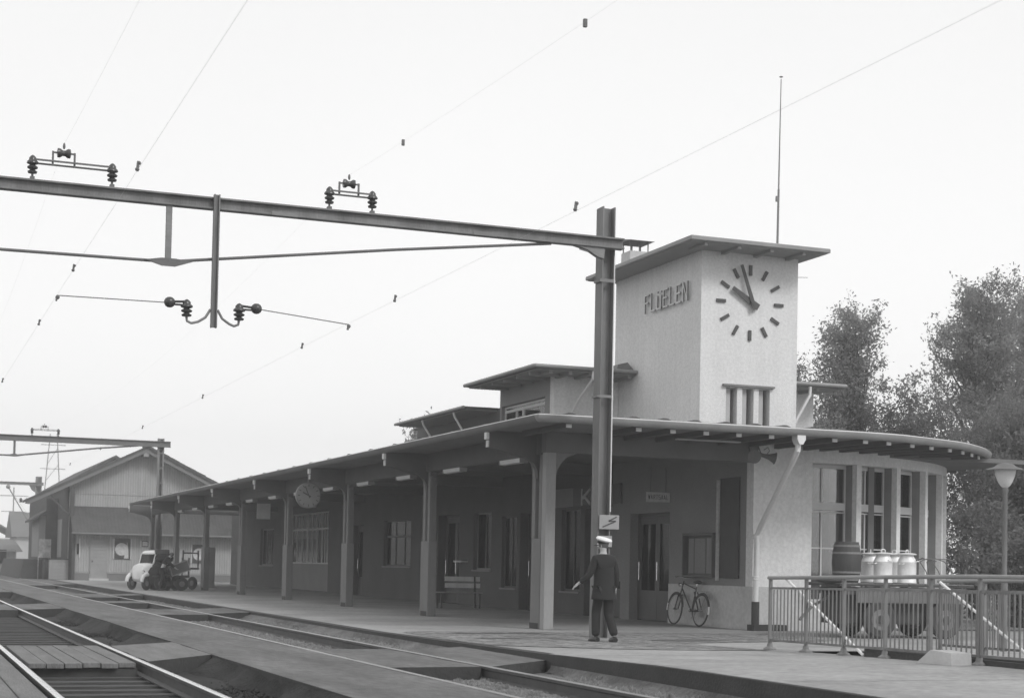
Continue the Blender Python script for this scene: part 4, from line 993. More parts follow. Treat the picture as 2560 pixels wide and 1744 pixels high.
part('bracket', MB().path([(-.1,.05,.05),(-.08,.2,.22),(-.02,.54,.22)], .014, 6).path([(0,.1,.14),(.1,.1,.20),(.14,.1,.12),(.08,.1,.06)], .008, 5), M['steel_dark'], sp2)
# bench
bn = thing('bench', 'slatted wooden bench standing under the canopy by the wall', 'bench', (16.1, 45.6, 0))
for z in (.60, .80): part('back_slat', MB().box(-.62,.50,.20+z*.12,.225+z*.12,z,z+.14), M['curtain_or_daylight_panel'], bn, bevel=.006)
for y in (-.22,-.08,.06): part('seat_slat', MB().box(-1.1,.42,y,y+.10,.455,.485), M['door'], bn, bevel=.006)
for x in (-.9,.3):
    part('leg', MB().box(x,x+.05,-.2,-.15,0,.45), M['doordark'], bn); part('leg', MB().prism([(.2,0),(.25,0),(.33,.95),(.29,.95)], x, x+.05, 'x'), M['doordark'], bn)

# ================================================================ RAILING, STAIRS
RX = 12.95
def railing(name, label, X, ys_, ztop, diag, group):
    t = thing(name, label, 'railing', (X, ys_[0], ramp_z(ys_[0])), group=group, world=True)
    y0, y1 = ys_[0], ys_[-1]
    zt = lambda y: ztop+ramp_z(y)
    part('handrail', MB().path([(X,y0+.06,zt(y0)),(X,y0,zt(y0))]+[(X,y,zt(y)) for y in np.linspace(y0,y1,6)[1:]], .030, 10), M['zinc'], t, smooth=True)
    part('top_bar', MB().bar((X,y0,zt(y0)-.16),(X,y1,zt(y1)-.16),.012,.035), M['steel'], t)
    part('bottom_bar', MB().bar((X,y0,ramp_z(y0)+.15),(X,y1,ramp_z(y1)+.15),.012,.035), M['steel'], t)
    pm = None
    for y in ys_:
        z = ramp_z(y); p = part('post', MB().box(X-.025,X+.025,y-.018,y+.018,z,zt(y)-.02), M['steel'], t)
        part('post_foot', MB().lathe([(.10,0),(.10,.02),(.05,.05),(.04,.10)], (X,y,z), 12), M['steel_mid'], p)
    bmesh_ = mk_mesh('baluster', MB().box(-.007,.007,-.0095,.0095,-.03,.775), M['steel'])
    y = y0-.106
    while y > y1+.05:
        if min(abs(y-q) for q in ys_) > .045:
            o = part('baluster', bmesh_, None, t); o.location = (X-t.location.x, y-t.location.y, ramp_z(y)+.17-t.location.z)
        y -= .106
    if diag: part('stair_handrail', MB().path(diag, .022, 8), M['white'], t, smooth=True)
    return t
railing('stair_railing', 'steel railing with upright bars round the stairs, front row', RX, [22.32,21.25,20.21,19.16,18.11,17.07,16.0,14.9,13.8], 1.13,
        [(RX+.032,21.9,1.16),(RX+.032,19.74,.10)], 'railings round the underpass stairs')
railing('stair_railing', 'steel railing with upright bars round the stairs, back row', 14.62, [20.2,19.16,18.11,17.07,16.0,14.9], 1.10,
        [(14.46,20.0,1.16),(14.46,17.9,.15),(14.46,15.4,-1.1)], 'railings round the underpass stairs')
st = MB(); y = 21.7; z = ramp_z(21.7)-.17
while z > -2.6: st.box(13.07, 14.43, y-.31, y-.002, -3.2, z); y -= .31; z -= .165
ss = struct('stairs', st, M['concrete'])
wl = MB(); wl.box(12.98, 13.05, 12, 19.72, -3.2, .20).box(14.45, 14.6, 12, 21.69, -3.2, .12)
struct('stairwell_wall', wl, M['kerb'])
single('kerb_block', MB().prism([(17.9,.09),(17.1,.09),(17.12,.28),(17.55,.30)], 12.55, 12.86, 'x'), M['concrete_light'], 'pale wedge shaped concrete block at the foot of the front railing', 'concrete block', loc=(12.7,17.5,.1))

# ================================================================ LAMP POST, CART, CANS
lp = thing('street_lamp', 'mushroom shaped lamp on a slim post behind the railing', 'street lamp', (16.86, 21.6, 0))
part('post', MB().lathe([(.055,-.1),(.055,1.2),(.042,1.25),(.040,2.62),(.05,2.64),(.05,2.70),(.03,2.72)], (0,0,0), 12), M['steel'], lp, smooth=True)
part('globe', MB().lathe([(.03,2.70),(.075,2.735),(.115,2.80),(.155,2.90),(.172,3.00)], (0,0,0), 20), M['lampglass'], lp, smooth=True)
part('shade', MB().lathe([(.172,3.00),(.30,2.985),(.305,2.995),(.26,3.02),(.18,3.045),(.12,3.09),(.03,3.11)], (0,0,0), 24), M['steel_dark'], lp, smooth=True)
part('globe_clip', MB().path([(.11,-.10,2.78),(.13,-.13,2.9),(.12,-.14,3.0)], .006, 5), M['steel_dark'], lp)

ct = thing('baggage_cart', 'flat four wheeled baggage cart with dark deck carrying milk cans', 'baggage cart', (18.75, 27.5, 0))
dk = part('deck', MB().box(-1.62,1.50,-.62,.62,1.02,1.06), M['wood_dark'], ct)
for i in range(8): part('deck_plank', MB().box(-1.60+i*.387,-1.60+i*.387+.37,-.63,.63,1.061,1.085), M['plank'], ct)
part('chassis', MB().box(-1.4,1.3,-.5,-.42,.86,1.0).box(-1.4,1.3,.42,.5,.86,1.0).box(-.9,-.8,-.42,.42,.86,.98).box(.8,.9,-.42,.42,.86,.98).box(-.2,.1,-.3,.3,.5,.86), M['steel_dark'], ct)
part('undercarriage', MB().box(-1.35,1.42,-.35,.48,.28,.86), M['black'], ct)
part('side_apron', MB().box(-1.2,1.3,-.60,-.57,.70,1.0), M['steel_dark'], ct)
for x in (-.68, .85):
    for s in (-1, 1):
        w = part('wheel', MB().lathe([(.12,-.05),(.33,-.06),(.37,-.03),(.37,.03),(.33,.06),(.12,.05)], (x,s*.55,.37), 24, (0,1,0)), M['rubber'], ct, smooth=True)
        part('rim', MB().lathe([(.02,-.07),(.10,-.072),(.12,-.055),(.20,-.064),(.21,-.05),(.21,.05),(.02,.06)], (x,s*.55,.37), 20, (0,1,0)), M['steel'], w)
        part('hub', MB().lathe([(.001,-.078),(.09,-.076),(.10,-.06)], (x,s*.55,.37), 14, (0,1,0)), M['black'], w)
part('drawbar', MB().path([(-1.5,0,.8),(-1.9,-.05,.6),(-2.2,-.1,.35)], .03, 8), M['steel_dark'], ct)
# hoop rack at the right end of the deck
hr = thing('hoop_rack', 'rack of thin curved iron hoops standing on the right end of the cart', 'rack', (19.75, 27.4, 1.085))
for i, x in enumerate((-.35,-.05,.25)): part('hoop', MB().path([(x-.12,.4,0),(x-.2,.38,.25),(x-.3,.3,.45),(x-.32,0,.52),(x-.3,-.3,.45),(x-.2,-.38,.25),(x-.12,-.4,0)], .010, 6), M['steel_dark'], hr)
part('top_rail', MB().path([(-.68,-.32,.44),(-.5,-.33,.50),(0,-.33,.50),(.2,-.33,.46)], .012, 6), M['steel_dark'], hr)
part('top_rail', MB().path([(-.68,.32,.44),(-.5,.33,.50),(0,.33,.50),(.2,.33,.46)], .012, 6), M['steel_dark'], hr)
def make_can():
    c = thing('milk_can', 'can', 'milk can', (0,0,0), group='aluminium milk cans on the baggage cart')
    part('can_body', MB().lathe([(.17,0),(.19,.012),(.19,.03),(.183,.04),(.183,.40),(.188,.41),(.188,.43),(.18,.44),(.16,.49),(.135,.53),(.13,.56),(.14,.565)], (0,0,0), 28), M['alu'], c, smooth=True)
    l = part('can_lid', MB().lathe([(.13,.566),(.185,.570),(.190,.585),(.16,.60),(.05,.612),(.001,.613)], (0,0,0), 28), M['alu'], c, smooth=True)
    part('lid_handle', MB().path([(-.045,0,.60),(-.045,0,.655),(-.02,0,.668),(.02,0,.668),(.045,0,.655),(.045,0,.60)], .010, 6), M['alu'], l, smooth=True)
    for s in (-1, 1): part('side_handle', MB().path([(s*.05-.05,-.175,.46),(s*.05-.05,-.215,.44),(s*.05+.05,-.215,.44),(s*.05+.05,-.175,.46)] if s > 0 else [(-.17,.05,.40),(-.225,.05,.38),(-.225,-.05,.38),(-.17,-.05,.40)], .009, 6), M['alu'], c, smooth=True)
    return c
can = make_can(); can['label'] = 'front left milk can, nearest to the dark barrel'; can.location = (18.28, 27.15, 1.086)
dup(can, (18.84, 27.15, 1.086), .4, 'front right milk can beside the hoop rack')
dup(can, (18.42, 27.8, 1.086), 1.0, 'rear milk can half hidden behind the front left can')
dup(can, (18.98, 27.8, 1.086), 2.0, 'rear milk can seen in the gap between the two front cans')
br = thing('barrel', 'dark wooden barrel standing at the left end of the baggage cart', 'barrel', (17.60, 27.4, 1.086))
part('staves', MB().lathe([(.23,0),(.275,.2),(.29,.4),(.275,.6),(.235,.80),(.215,.80),(.21,.74)], (0,0,0), 24), M['barrel'], br, smooth=True)
for z, r in ((.06,.247),(.2,.279),(.58,.280),(.72,.257)): part('hoop', MB().lathe([(r,-.02),(r+.004,-.02),(r+.004,.02),(r,.02)], (0,0,z), 24), M['steel_mid'], br)
sk = thing('folded_tarpaulin', 'rumpled dark tarpaulin lying beside the barrel on the cart end', 'tarpaulin', (17.15, 27.2, 1.086))
part('cloth', MB().ball((-.1,0,.05), .22, 10, (1.2,1,.35)).ball((.12,.1,.05), .18, 10, (1.1,1,.4)), M['wood_dark'], sk, smooth=True)
# planter and low wall behind the railing at right
single('concrete_bollard_block', MB().box(18.6,19.4,21.0,21.4,0,.42), M['concrete_light'], 'low pale concrete block on the ground at the right picture edge', 'concrete block', loc=(19,21.2,0))

# ================================================================ BICYCLE
bk = thing('bicycle', 'dark bicycle leaning against the wall under the notice case', 'bicycle', (17.02, 33.1, 0)); bk.scale = (1.08, 1.08, 1.08)
bk.rotation_euler = (0, radians(6), 0)
def ring_y(cx, cy, cz, r, tr, n=32, k=6):   # ring in the YZ plane
    return MB().path([(cx, cy+r*cos(2*pi*i/n), cz+r*sin(2*pi*i/n)) for i in range(n)], tr, k, closed=True)
for nm, cy in (('wheel', -.56), ('wheel', .62)):
    w = part(nm, ring_y(0, cy, .34, .325, .017), M['rubber'], bk, smooth=True)
    part('rim', ring_y(0, cy, .34, .298, .010), M['letter'], w, smooth=True)
    spk = MB()
    for k in range(18):
        a = 2*pi*k/18; spk.tube((0,cy,.34), (0,cy+.295*cos(a),.34+.295*sin(a)), .0018, 3)
    part('spokes', spk, M['zinc'], w); part('hub', MB().tube((-.05,cy,.34), (.05,cy,.34), .02, 8), M['zinc'], w)
    a0, a1 = (0.35, 3.0) if cy > 0 else (0.1, 2.9)
    part('mudguard', MB().path([(0, cy+.355*cos(t), .34+.355*sin(t)) for t in np.linspace(a0, a1, 14)], .020, 6), M['black'], bk, smooth=True)
    part('mudguard_tip', MB().path([(0, cy+(.358)*cos(t), .34+.358*sin(t)) for t in (np.linspace(a1, a1+.45, 5) if cy < 0 else np.linspace(a0-.45, a0, 5))], .022, 6), M['white'], bk, smooth=True)
fr = MB()
for a, b in (((0,-.15,.30),(0,-.28,.85)),((0,-.15,.30),(0,.38,.78)),((0,-.26,.78),(0,.36,.90)),((0,.34,.95),(0,.44,.66)),((.04,-.15,.30),(.04,-.52,.34)),((.04,-.26,.72),(.04,-.52,.34)),((-.04,-.15,.30),(-.04,-.52,.34)),((-.04,-.26,.72),(-.04,-.52,.34)),((.04,.44,.66),(.04,.56,.34)),((-.04,.44,.66),(-.04,.56,.34))): fr.tube(a, b, .014, 8)
part('frame', fr, M['black'], bk, smooth=True)
part('saddle', MB().ball((0,-.30,.93), .12, 10, (.75,1.1,.35)), M['black'], bk, smooth=True); part('seat_post', MB().tube((0,-.28,.83),(0,-.30,.92),.012,6), M['chrome'], bk)
part('handlebar', MB().path([(-.26,.18,.98),(-.24,.28,1.02),(-.10,.34,1.03),(0,.35,1.02),(.10,.34,1.03),(.24,.28,1.02),(.26,.18,.98)], .011, 8), M['chrome'], bk, smooth=True)
part('crank', MB().lathe([(.09,-.01),(.09,.01),(.02,.01)], (.05,-.15,.30), 16, (1,0,0)).tube((.07,-.15,.30),(.07,-.05,.17),.01,6).tube((-.07,-.15,.30),(-.07,-.25,.43),.01,6), M['zinc'], bk)
part('carrier', MB().bar((-.05,-.40,.74),(-.05,-.75,.74),.012).bar((.05,-.40,.74),(.05,-.75,.74),.012).bar((0,-.75,.74),(0,-.56,.36),.01), M['zinc'], bk)
part('headlamp', MB().lathe([(.04,.06),(.045,.05),(.03,-.02),(.01,-.03)], (0,.46,.86), 12, (0,1,0)), M['chrome'], bk)

# ================================================================ PEOPLE
def skinned(name, joints, edges, m, parent, root, sub=2, smoothing=0.0):
    me = bpy.data.meshes.new(name); keys = list(joints)
    me.from_pydata([joints[k][0] for k in keys], [(keys.index(a), keys.index(b)) for a, b in edges], [])
    me.materials.append(m); o = bpy.data.objects.new(name, me); COL.objects.link(o); o.parent = parent
    sm_ = o.modifiers.new('skin', 'SKIN'); sm_.use_smooth_shade = True; sm_.branch_smoothing = smoothing
    sv = me.skin_vertices[0].data
    for i, k in enumerate(keys):
        r = joints[k][1]; r = r if isinstance(r, tuple) else (r, r); sv[i].radius = r; sv[i].use_root = (k == root)
    s2 = o.modifiers.new('subdivision', 'SUBSURF'); s2.levels = sub; s2.render_levels = sub
    return o
def chain(d, e, names):
    for a, b in zip(names[:-1], names[1:]): e.append((a, b))

def person(label, loc, rz, J, cap=True, skirt=True):
    """J: joint positions (pelvis, chest, neck, head, shoulders, elbows, wrists, hips, knees, ankles, toes)"""
    t = thing('person', label, 'person', loc, rz)
    V = {k: Vector(v) for k, v in J.items()}
    jt, ed = {}, []
    def put(k, p, r): jt[k] = (tuple(p), r)
    put('pelvis', V['pelvis'], (.125,.095)); put('waist', V['pelvis'].lerp(V['chest'], .45), (.125,.09)); put('chest', V['chest'], (.15,.105)); put('neck', V['neck'], .052)
    put('skull', V['neck'].lerp(V['head'], .55), (.062,.070)); put('head', V['head'], (.072,.088)); put('crown', V['head']+(V['head']-V['neck']).normalized()*.065, (.055,.066))
    chain(jt, ed, ['pelvis','waist','chest','neck','skull','head','crown'])
    for s in 'LR':
        put('sh'+s, V['sh'+s], .058); put('el'+s, V['el'+s], .042); put('wr'+s, V['wr'+s], .027)
        put('hip'+s, V['hip'+s], .085); put('kn'+s, V['kn'+s], .056); put('an'+s, V['an'+s], .032); put('toe'+s, V['an'+s].lerp(V['toe'+s], .8), (.022,.016))
        chain(jt, ed, ['chest','sh'+s,'el'+s,'wr'+s]); chain(jt, ed, ['pelvis','hip'+s,'kn'+s,'an'+s,'toe'+s])
        d = (V['wr'+s]-V['el'+s]).normalized(); side = d.cross(Vector((0,1,0))).normalized(); fwd = side.cross(d).normalized()
        pm_ = V['wr'+s]+d*.055; put('palm'+s, pm_, (.034,.018)); ed.append(('wr'+s,'palm'+s))
        for k, (o_, L) in enumerate(((-.030,.062),(-.010,.072),(.010,.068),(.030,.052))):
            b_ = pm_+d*.035+fwd*o_; m_ = b_+d*L*.5+side*.004; e_ = b_+d*L+side*.018
            for nm, p, r in (('a',b_,.0095),('b',m_,.0085),('c',e_,.0075)): put('f%s%d%s'%(s,k,nm), p, r)
            chain(jt, ed, ['palm'+s,'f%s%da'%(s,k),'f%s%db'%(s,k),'f%s%dc'%(s,k)])
        th = pm_-d*.015-fwd*.035; put('t'+s+'a', th, .011); put('t'+s+'b', th+d*.045-fwd*.012, .009); chain(jt, ed, ['palm'+s,'t'+s+'a','t'+s+'b'])
    skinned('body', jt, ed, M['skin'], t, 'pelvis')
    # face: nose, eyes, ears, mouth, hair
    F = Vector((0,-1,0)); H = V['head']; hd = (V['head']-V['neck']).normalized()
    if 'face' in J: F = Vector(J['face']).normalized()
    S_ = F.cross(Vector((0,0,1))).normalized(); U_ = S_.cross(F).normalized()
    fb_ = MB(); fb_.ball(H+F*.092-U_*.018, .015, 8, (.8,.9,1.4))
    part('nose', fb_, M['skin'], t, smooth=True)
    for s in (-1, 1):
        part('eye', MB().ball(H+F*.079+S_*(s*.030)+U_*.008, .011, 8), M['white'], t, smooth=True)
        part('ear', MB().ball(H+S_*(s*.077)-U_*.005-F*.005, .022, 8, (.5,.5,1.3) if abs(S_.x) > .7 else (.9,.5,1.3)), M['skin'], t, smooth=True)
    part('mouth', MB().obox(H+F*.080-U_*.052, S_*.022, F*.004, U_*.004), M['hair'], t)
    part('hair', MB().ball(H+hd*.02-F*.018, .096, 14, (.92,1.0,1.0)), M['hair'], t, smooth=True)
    # jacket
    jj, je = {}, []
    def pj(k, p, r): jj[k] = (tuple(p), r)
    hem = V['pelvis']+Vector((0,0,-.14))
    pj('waist', V['pelvis'].lerp(V['chest'], .32), (.158,.122)); pj('chest', V['chest'], (.19,.14)); pj('collar', V['chest'].lerp(V['neck'], .98), (.066,.072))
    chain(jj, je, ['waist','chest','collar'])
    for s in 'LR':
        pj('sh'+s, V['sh'+s], .085); pj('el'+s, V['el'+s], .063); pj('cuff'+s, V['el'+s].lerp(V['wr'+s], .93), .049); chain(jj, je, ['chest','sh'+s,'el'+s,'cuff'+s])
    skinned('jacket', jj, je, M['uniform'], t, 'chest')
    if skirt:
        sk_ = MB(); n_ = 20; rg = []
        for z_, a_, b_ in ((.34,.168,.135),(.24,.182,.145),(.05,.182,.145),(-.08,.205,.175),(-.21,.22,.185),(-.215,.19,.15)):
            rg += [(V['pelvis'].x+a_*cos(2*pi*i_/n_)*(1+.03*sin(5*i_)), V['pelvis'].y+b_*sin(2*pi*i_/n_), V['pelvis'].z+z_) for i_ in range(n_)]
        sk_.add(rg, [(q*n_+k,q*n_+(k+1)%n_,(q+1)*n_+(k+1)%n_,(q+1)*n_+k) for q in range(5) for k in range(n_)]); part('coat_skirt', sk_, M['uniform'], t, smooth=True)
    tj, te = {}, []
    tj['pelvis'] = (tuple(V['pelvis']+Vector((0,0,-.03))), (.15,.12))
    for s in 'LR':
        tj['hip'+s] = (tuple(V['hip'+s]), .100); tj['kn'+s] = (tuple(V['kn'+s]), .086); tj['cf'+s] = (tuple(V['kn'+s].lerp(V['an'+s], 1.05)), .078); chain(tj, te, ['pelvis','hip'+s,'kn'+s,'cf'+s])
    skinned('trousers', tj, te, M['trousers'], t, 'pelvis')
    for s in 'LR':
        a = V['an'+s]; b_ = V['toe'+s]; d = (b_-a); d.z = 0; d.normalize(); sd = Vector((-d.y, d.x, 0)); zf = min(a.z, b_.z)
        base = Vector((a.x, a.y, zf))
        prf = MB().path([base-d*.07+Vector((0,0,-.01)), base-d*.02+Vector((0,0,0)), base+d*.08+Vector((0,0,-.01)), base+d*.16+Vector((0,0,-.022)), base+d*.21+Vector((0,0,-.03))], [.04,.056,.054,.048,.026], 10)
        part('shoe', prf, M['shoe'], t, smooth=True)
    if cap:
        cpo = part('cap', MB().lathe([(.094,.02),(.100,.035),(.102,.065)], H+hd*.01, 20, (.10,-.10,1)), M['uniform'], t, smooth=True)
        part('cap_top', MB().lathe([(.102,.066),(.140,.085),(.145,.10),(.125,.125),(.06,.135),(.001,.137)], H+hd*.01, 24, (.16,-.22,1)), M['capwhite'], cpo, smooth=True)
        c = H+F*.115+hd*.035; part('cap_peak', MB().ball(c, .065, 12, (1.0,.75,.14)), M['shoe'], cpo, smooth=True)
    return t
# station official walking, facing away to the left; uniform, white topped cap
person('man in dark uniform and white topped cap walking past the mast', (11.46, 25.4, .004), 0.0, dict(
    pelvis=(.00,.0,.94), chest=(-.01,.03,1.35), neck=(-.01,.02,1.52), head=(-.015,.05,1.655), face=(-.75,.8,-.3),
    shL=(-.175,0,1.42), elL=(-.27,.0,1.15), wrL=(-.42,.12,1.0), shR=(.165,0,1.41), elR=(.225,-.02,1.13), wrR=(.225,.03,.90),
    hipL=(-.085,0,.87), knL=(-.10,.10,.49), anL=(-.13,.02,.10), toeL=(-.15,.16,.05), hipR=(.085,0,.87), knR=(.10,.02,.48), anR=(.13,-.18,.12), toeR=(.14,-.05,.05)))

# ================================================================ GOODS SHED AND YARD
SY = 97.0
GS = thing('goods_shed', 'old timber goods shed with wide tiled gable roof and pent roof in front', 'goods shed', (13.7, SY, 0), world=True)
part('gable_wall', MB().prism([(9.52,0),(19,0),(19,5.2),(13.75,7.71),(9.54,5.66)], SY, SY+.25, 'y'), M['wood'], GS)
part('side_wall', MB().box(9.50,9.7,SY+.25,126,0,5.6), M['wood_dark'], GS)  # dark tone puts the shade under the roof overhang into the wall colour
part('side_hatch', MB().box(9.47,9.499,100.5,104,1.3,3.6), M['wood_side'], GS)
part('side_boards', MB().box(9.47,9.499,106,110,1.2,4.6), M['wood_side'], GS)
part('batten', MB().box(9.5,19,SY-.03,SY-.001,5.02,5.07), M['wood'], GS)
sl = (7.78-4.50)/(13.75-7.1)
def gable_roof(name, xl, xr, zr, xc, y0, y1, th, m, parent, s=sl, rb=(0,0)):
    zl = zr-(xc-xl)*s; zq = zr-(xr-xc)*s
    r = part(name, MB().prism([(xl,zl),(xc,zr),(xr,zq),(xr,zq-th),(xc,zr-th),(xl,zl-th)], y0, y1, 'y'), m, parent)
    return r
rf = gable_roof('roof', 7.05, 21.5, 7.90, 13.75, SY-.9, 99.0, .16, M['tile'], GS)
rfb = gable_roof('roof', 9.3, 21.5, 7.89, 13.75, 99.01, 112, .16, M['tile'], GS)
part('verge_board', MB().prism([(7.05,7.90-6.7*sl-.16),(13.75,7.74),(21.5,7.74-7.75*sl),(21.5,7.54-7.75*sl),(13.75,7.54),(7.15,7.54-6.6*sl)], SY-.88, SY-.84, 'y'), M['farroof'], rf)
# ragged verge tiles
for i in range(24):
    x = 13.8+i*.31; z = 7.90-(x-13.75)*sl+random.uniform(.0,.035)
    part('verge_tile', MB().bar((x,SY-.93,z+.01),(x+.33,SY-.93,z+.01-.33*sl+.02),.16,.04,up=(0,1,0)), M['tile'], rf)
part('ridge_block', MB().box(13.55,13.95,SY-.95,SY-.5,7.82,7.98), M['tile'], rf)
rf2 = gable_roof('rear_roof', 11.1, 17.2, 8.32, 14.0, 112.05, 140, .2, M['tile'], GS, .60)
part('purlin', MB().box(13.6,13.9,SY-.86,SY-.001,7.3,7.52), M['wood_side'], GS)
for x in (9.62,): part('corner_post', MB().box(x-.12,x+.12,SY-.85,SY-.62,0,5.35), M['wood_dark'], GS)
part('knee_brace', MB().bar((9.5,SY-.74,3.75),(8.3,SY-.74,4.85),.10), M['tile'], GS)
# pent roof over the front
pent = part('pent_roof', MB().prism([(SY-.03,4.30),(SY-2.1,2.75),(SY-2.1,2.62),(SY-.03,4.16)], 9.55, 19.5, 'x'), M['tile'], GS)
part('pent_gutter', MB().tube((9.5,SY-2.16,2.68),(19.5,SY-2.16,2.68),.06,8), M['farroof'], pent)
FWY = SY-1.3
part('front_wall', MB().box(9.78,19.2,FWY,FWY+.2,.42,3.2), M['wood'], GS)
part('front_plinth', MB().box(9.75,19.25,FWY-.03,FWY+.2,0,.40), M['concrete'], GS)
part('sill_beam', MB().box(9.76,19.25,FWY-.05,FWY-.001,.40,.50), M['wood_side'], GS)
dr = part('door', MB().box(10.62,11.62,FWY-.05,FWY-.001,.10,2.34), M['door'], GS)
for i in range(11): part('door_board', MB().box(10.66,11.58,FWY-.075,FWY-.051,.14+i*.2,.14+i*.2+.185), M['door'], dr)
part('door_handle', MB().box(10.74,10.8,FWY-.10,FWY-.076,1.05,1.15), M['black'], dr)
part('door_step', MB().box(10.6,11.7,FWY-.3,FWY-.051,0,.12), M['concrete_light'], GS)
part('window_post', MB().box(10.02,10.08,FWY-.06,FWY-.001,1.3,2.4), M['frame'], GS); part('narrow_window', MB().box(9.90,10.0,FWY-.04,FWY-.001,1.5,2.1), M['glassdark'], GS)
part('side_post', MB().box(9.62,9.80,FWY-.08,FWY+.1,0,2.9), M['wood_dark'], GS)
def yposter(x0, x1, z0, z1, label, kind):
    p = thing('poster', label, 'poster', ((x0+x1)/2, FWY-.05, z0), world=True)
    part('backing', MB().box(x0,x1,FWY-.045,FWY-.015,z0,z1), M['wood_dark'], p); part('poster_frame', MB().box(x0-.06,x0,FWY-.055,FWY-.01,z0,z1).box(x1,x1+.06,FWY-.055,FWY-.01,z0,z1), M['frame'], p)
    cx, cz, w, h = (x0+x1)/2, (z0+z1)/2, (x1-x0), (z1-z0)
    if kind: part('print', MB().lathe([(.001,-.004),(w*.40,-.004),(w*.40,0)], (cx-.05*w, FWY-.047, cz-.02), 20, (0,1,0)), M['paper'], p); part('print', MB().prism([(cx+.1*w,z0+.05),(cx+.4*w,z0+.05),(cx+.36*w,cz),(cx+.28*w,z1-.18),(cx+.22*w,cz)], FWY-.056, FWY-.052, 'y'), M['plinth'], p)
    else: part('print', MB().box(x0+.05,x1-.05,FWY-.050,FWY-.046,z0+.05,z1-.05), M['paper'], p)
yposter(12.0, 12.92, 1.25, 2.45, 'framed poster with pale round shape on the shed front', True)
yposter(13.55, 13.95, 2.0, 2.35, 'small pale notice on the shed front under the pent roof', False)
yposter(16.5, 17.4, 1.1, 2.2, 'pale poster on the shed front seen between canopy columns', True)
# loading ramp with crates on the left of the shed
single('loading_ramp', MB().prism([(7.0,0),(7.25,1.15),(9.3,1.15),(9.3,0)], 99.5, 118, 'y').box(8.3,9.35,97.6,99.4,0,1.1), M['wood_dark'], 'dark loading ramp along the left side of the goods shed', 'loading ramp', loc=(8.2,99,0))
cr = thing('wooden_crate', 'grey wooden crate in front of the dark loading ramp', 'crate', (9.0, 96.6, 0))
for z in np.arange(0.02,1.1,.2): part('board', MB().box(-.55,.5,-.30,-.27,z,z+.17), M['wood_side'], cr)
part('crate_body', MB().box(-.54,.49,-.269,.3,0,1.15), M['wood_side'], cr); part('crate_lid', MB().box(-.6,.55,-.33,.33,1.151,1.22), M['wood_dark'], cr)
single('poster_board', MB().box(8.05,8.75,99.0,99.06,1.25,2.35).box(8.02,8.06,99.0,99.05,0.0,1.3).box(8.70,8.74,99.0,99.05,0.0,1.3), M['poster'], 'pale bill board standing above the loading ramp', 'poster', loc=(8.4,99,1.2))
mb = MB()
single('shed_shade_partition', MB().box(8.75,9.45,103,103.2,1.2,4.9), M['wood_dark'], 'dark boarded partition under the shed roof overhang, widened to fill in shade', 'partition', loc=(9.1,103,1.2))  # widened in the dark tone to fill in shade under the eaves
lt = thing('lean_to', 'small boarded lean-to with slanting roof under the shed eaves', 'lean-to', (9.1, 112, 0), world=True)
part('body', MB().box(8.95,9.49,110.5,116,1.3,4.0), M['wood_side'], lt); part('roof', MB().prism([(8.5,3.75),(9.49,4.45),(9.49,4.30),(8.5,3.62)], 110.1, 116.4, 'y'), M['tile'], lt)
part('base', MB().box(9.0,9.45,110.7,115.8,0,1.299), M['wood_dark'], lt)
# far low sheds and houses at the left edge
def house(label, x0, x1, y0, y1, h, rise, wm='farwall', rm='farroof', axis='y', holes=2):
    t = thing('far_house', label, 'house', ((x0+x1)/2, y0, 0), group='low buildings beyond the yard', world=True)
    part('wall', MB().box(x0,x1,y0,y1,0,h), M[wm], t)
    o = .5
    if axis == 'y': part('roof', MB().prism([(x0-o,h-.2),((x0+x1)/2,h+rise),(x1+o,h-.2),(x1+o,h-.4),((x0+x1)/2,h+rise-.25),(x0-o,h-.4)], y0-o, y1+o, 'y'), M[rm], t)
    else: part('roof', MB().prism([(y0-o,h-.2),((y0+y1)/2,h+rise),(y1+o,h-.2)], x0-o, x1+o, 'x'), M[rm], t)
    for i in range(holes):
        x = lerp(x0, x1, (i+1)/(holes+1)); f = part('window', MB().box(x-.5,x+.5,y0-.06,y0-.001,h*.35,h*.35+1.2), M['wood_dark'], t); part('pane', MB().box(x-.42,x+.42,y0-.08,y0-.061,h*.35+.08,h*.35+1.12), M['glassdark'], f)
    return t
house('long low shed with grey roof at the far left beyond the tracks', 4.5, 9.6, 140, 160, 1.9, .9, 'wood_side', 'farroof', 'x', 3)
house('pale far house with steep dark roof behind the lattice mast', 12.3, 19.0, 180, 190, 3.6, 2.6, 'farwall', 'farroof', 'x', 2)
house('pale far house with low gable at the left picture edge', 4, 12, 210, 225, 3.2, 2.4, 'farwall', 'farroof', 'x', 3)
house('far grey warehouse between the tracks and the pale houses', 10, 17, 232, 250, 3.8, 2.0, 'farwall', 'farroof', 'y', 2)
cr2 = thing('yard_crane', 'distant thin crane jib slanting over the low roofs at far left', 'crane', (12.4, 160, 0), world=True)
part('jib', MB().tube((10.05,160,7.9),(12.6,160,3.6),.06,6), M['steel'], cr2); part('jib_head', MB().ball((10.05,160,7.9), .22, 8), M['steel_mid'], cr2); part('crane_post', MB().box(12.4,12.9,159.8,160.2,0,4.2), M['steel_dark'], cr2); part('stay', MB().tube((12.8,160,4.2),(10.1,160,7.8),.015,4), M['wire'], cr2)
def far_mast(x, y, h, label, arm):
    t = thing('line_mast', label, 'mast', (x, y, 0), group='distant overhead line masts', world=True)
    part('pole', MB().tube((x,y,0),(x,y,h),.13,6,.09), M['steel'], t)
    for z, L in arm: part('cross_arm', MB().bar((x-L,y,z),(x+L,y,z),.10), M['steel'], t)
far_mast(13.0, 230, 10.6, 'thin distant mast with cross arm, left one of two', [(9.6,2.2)])
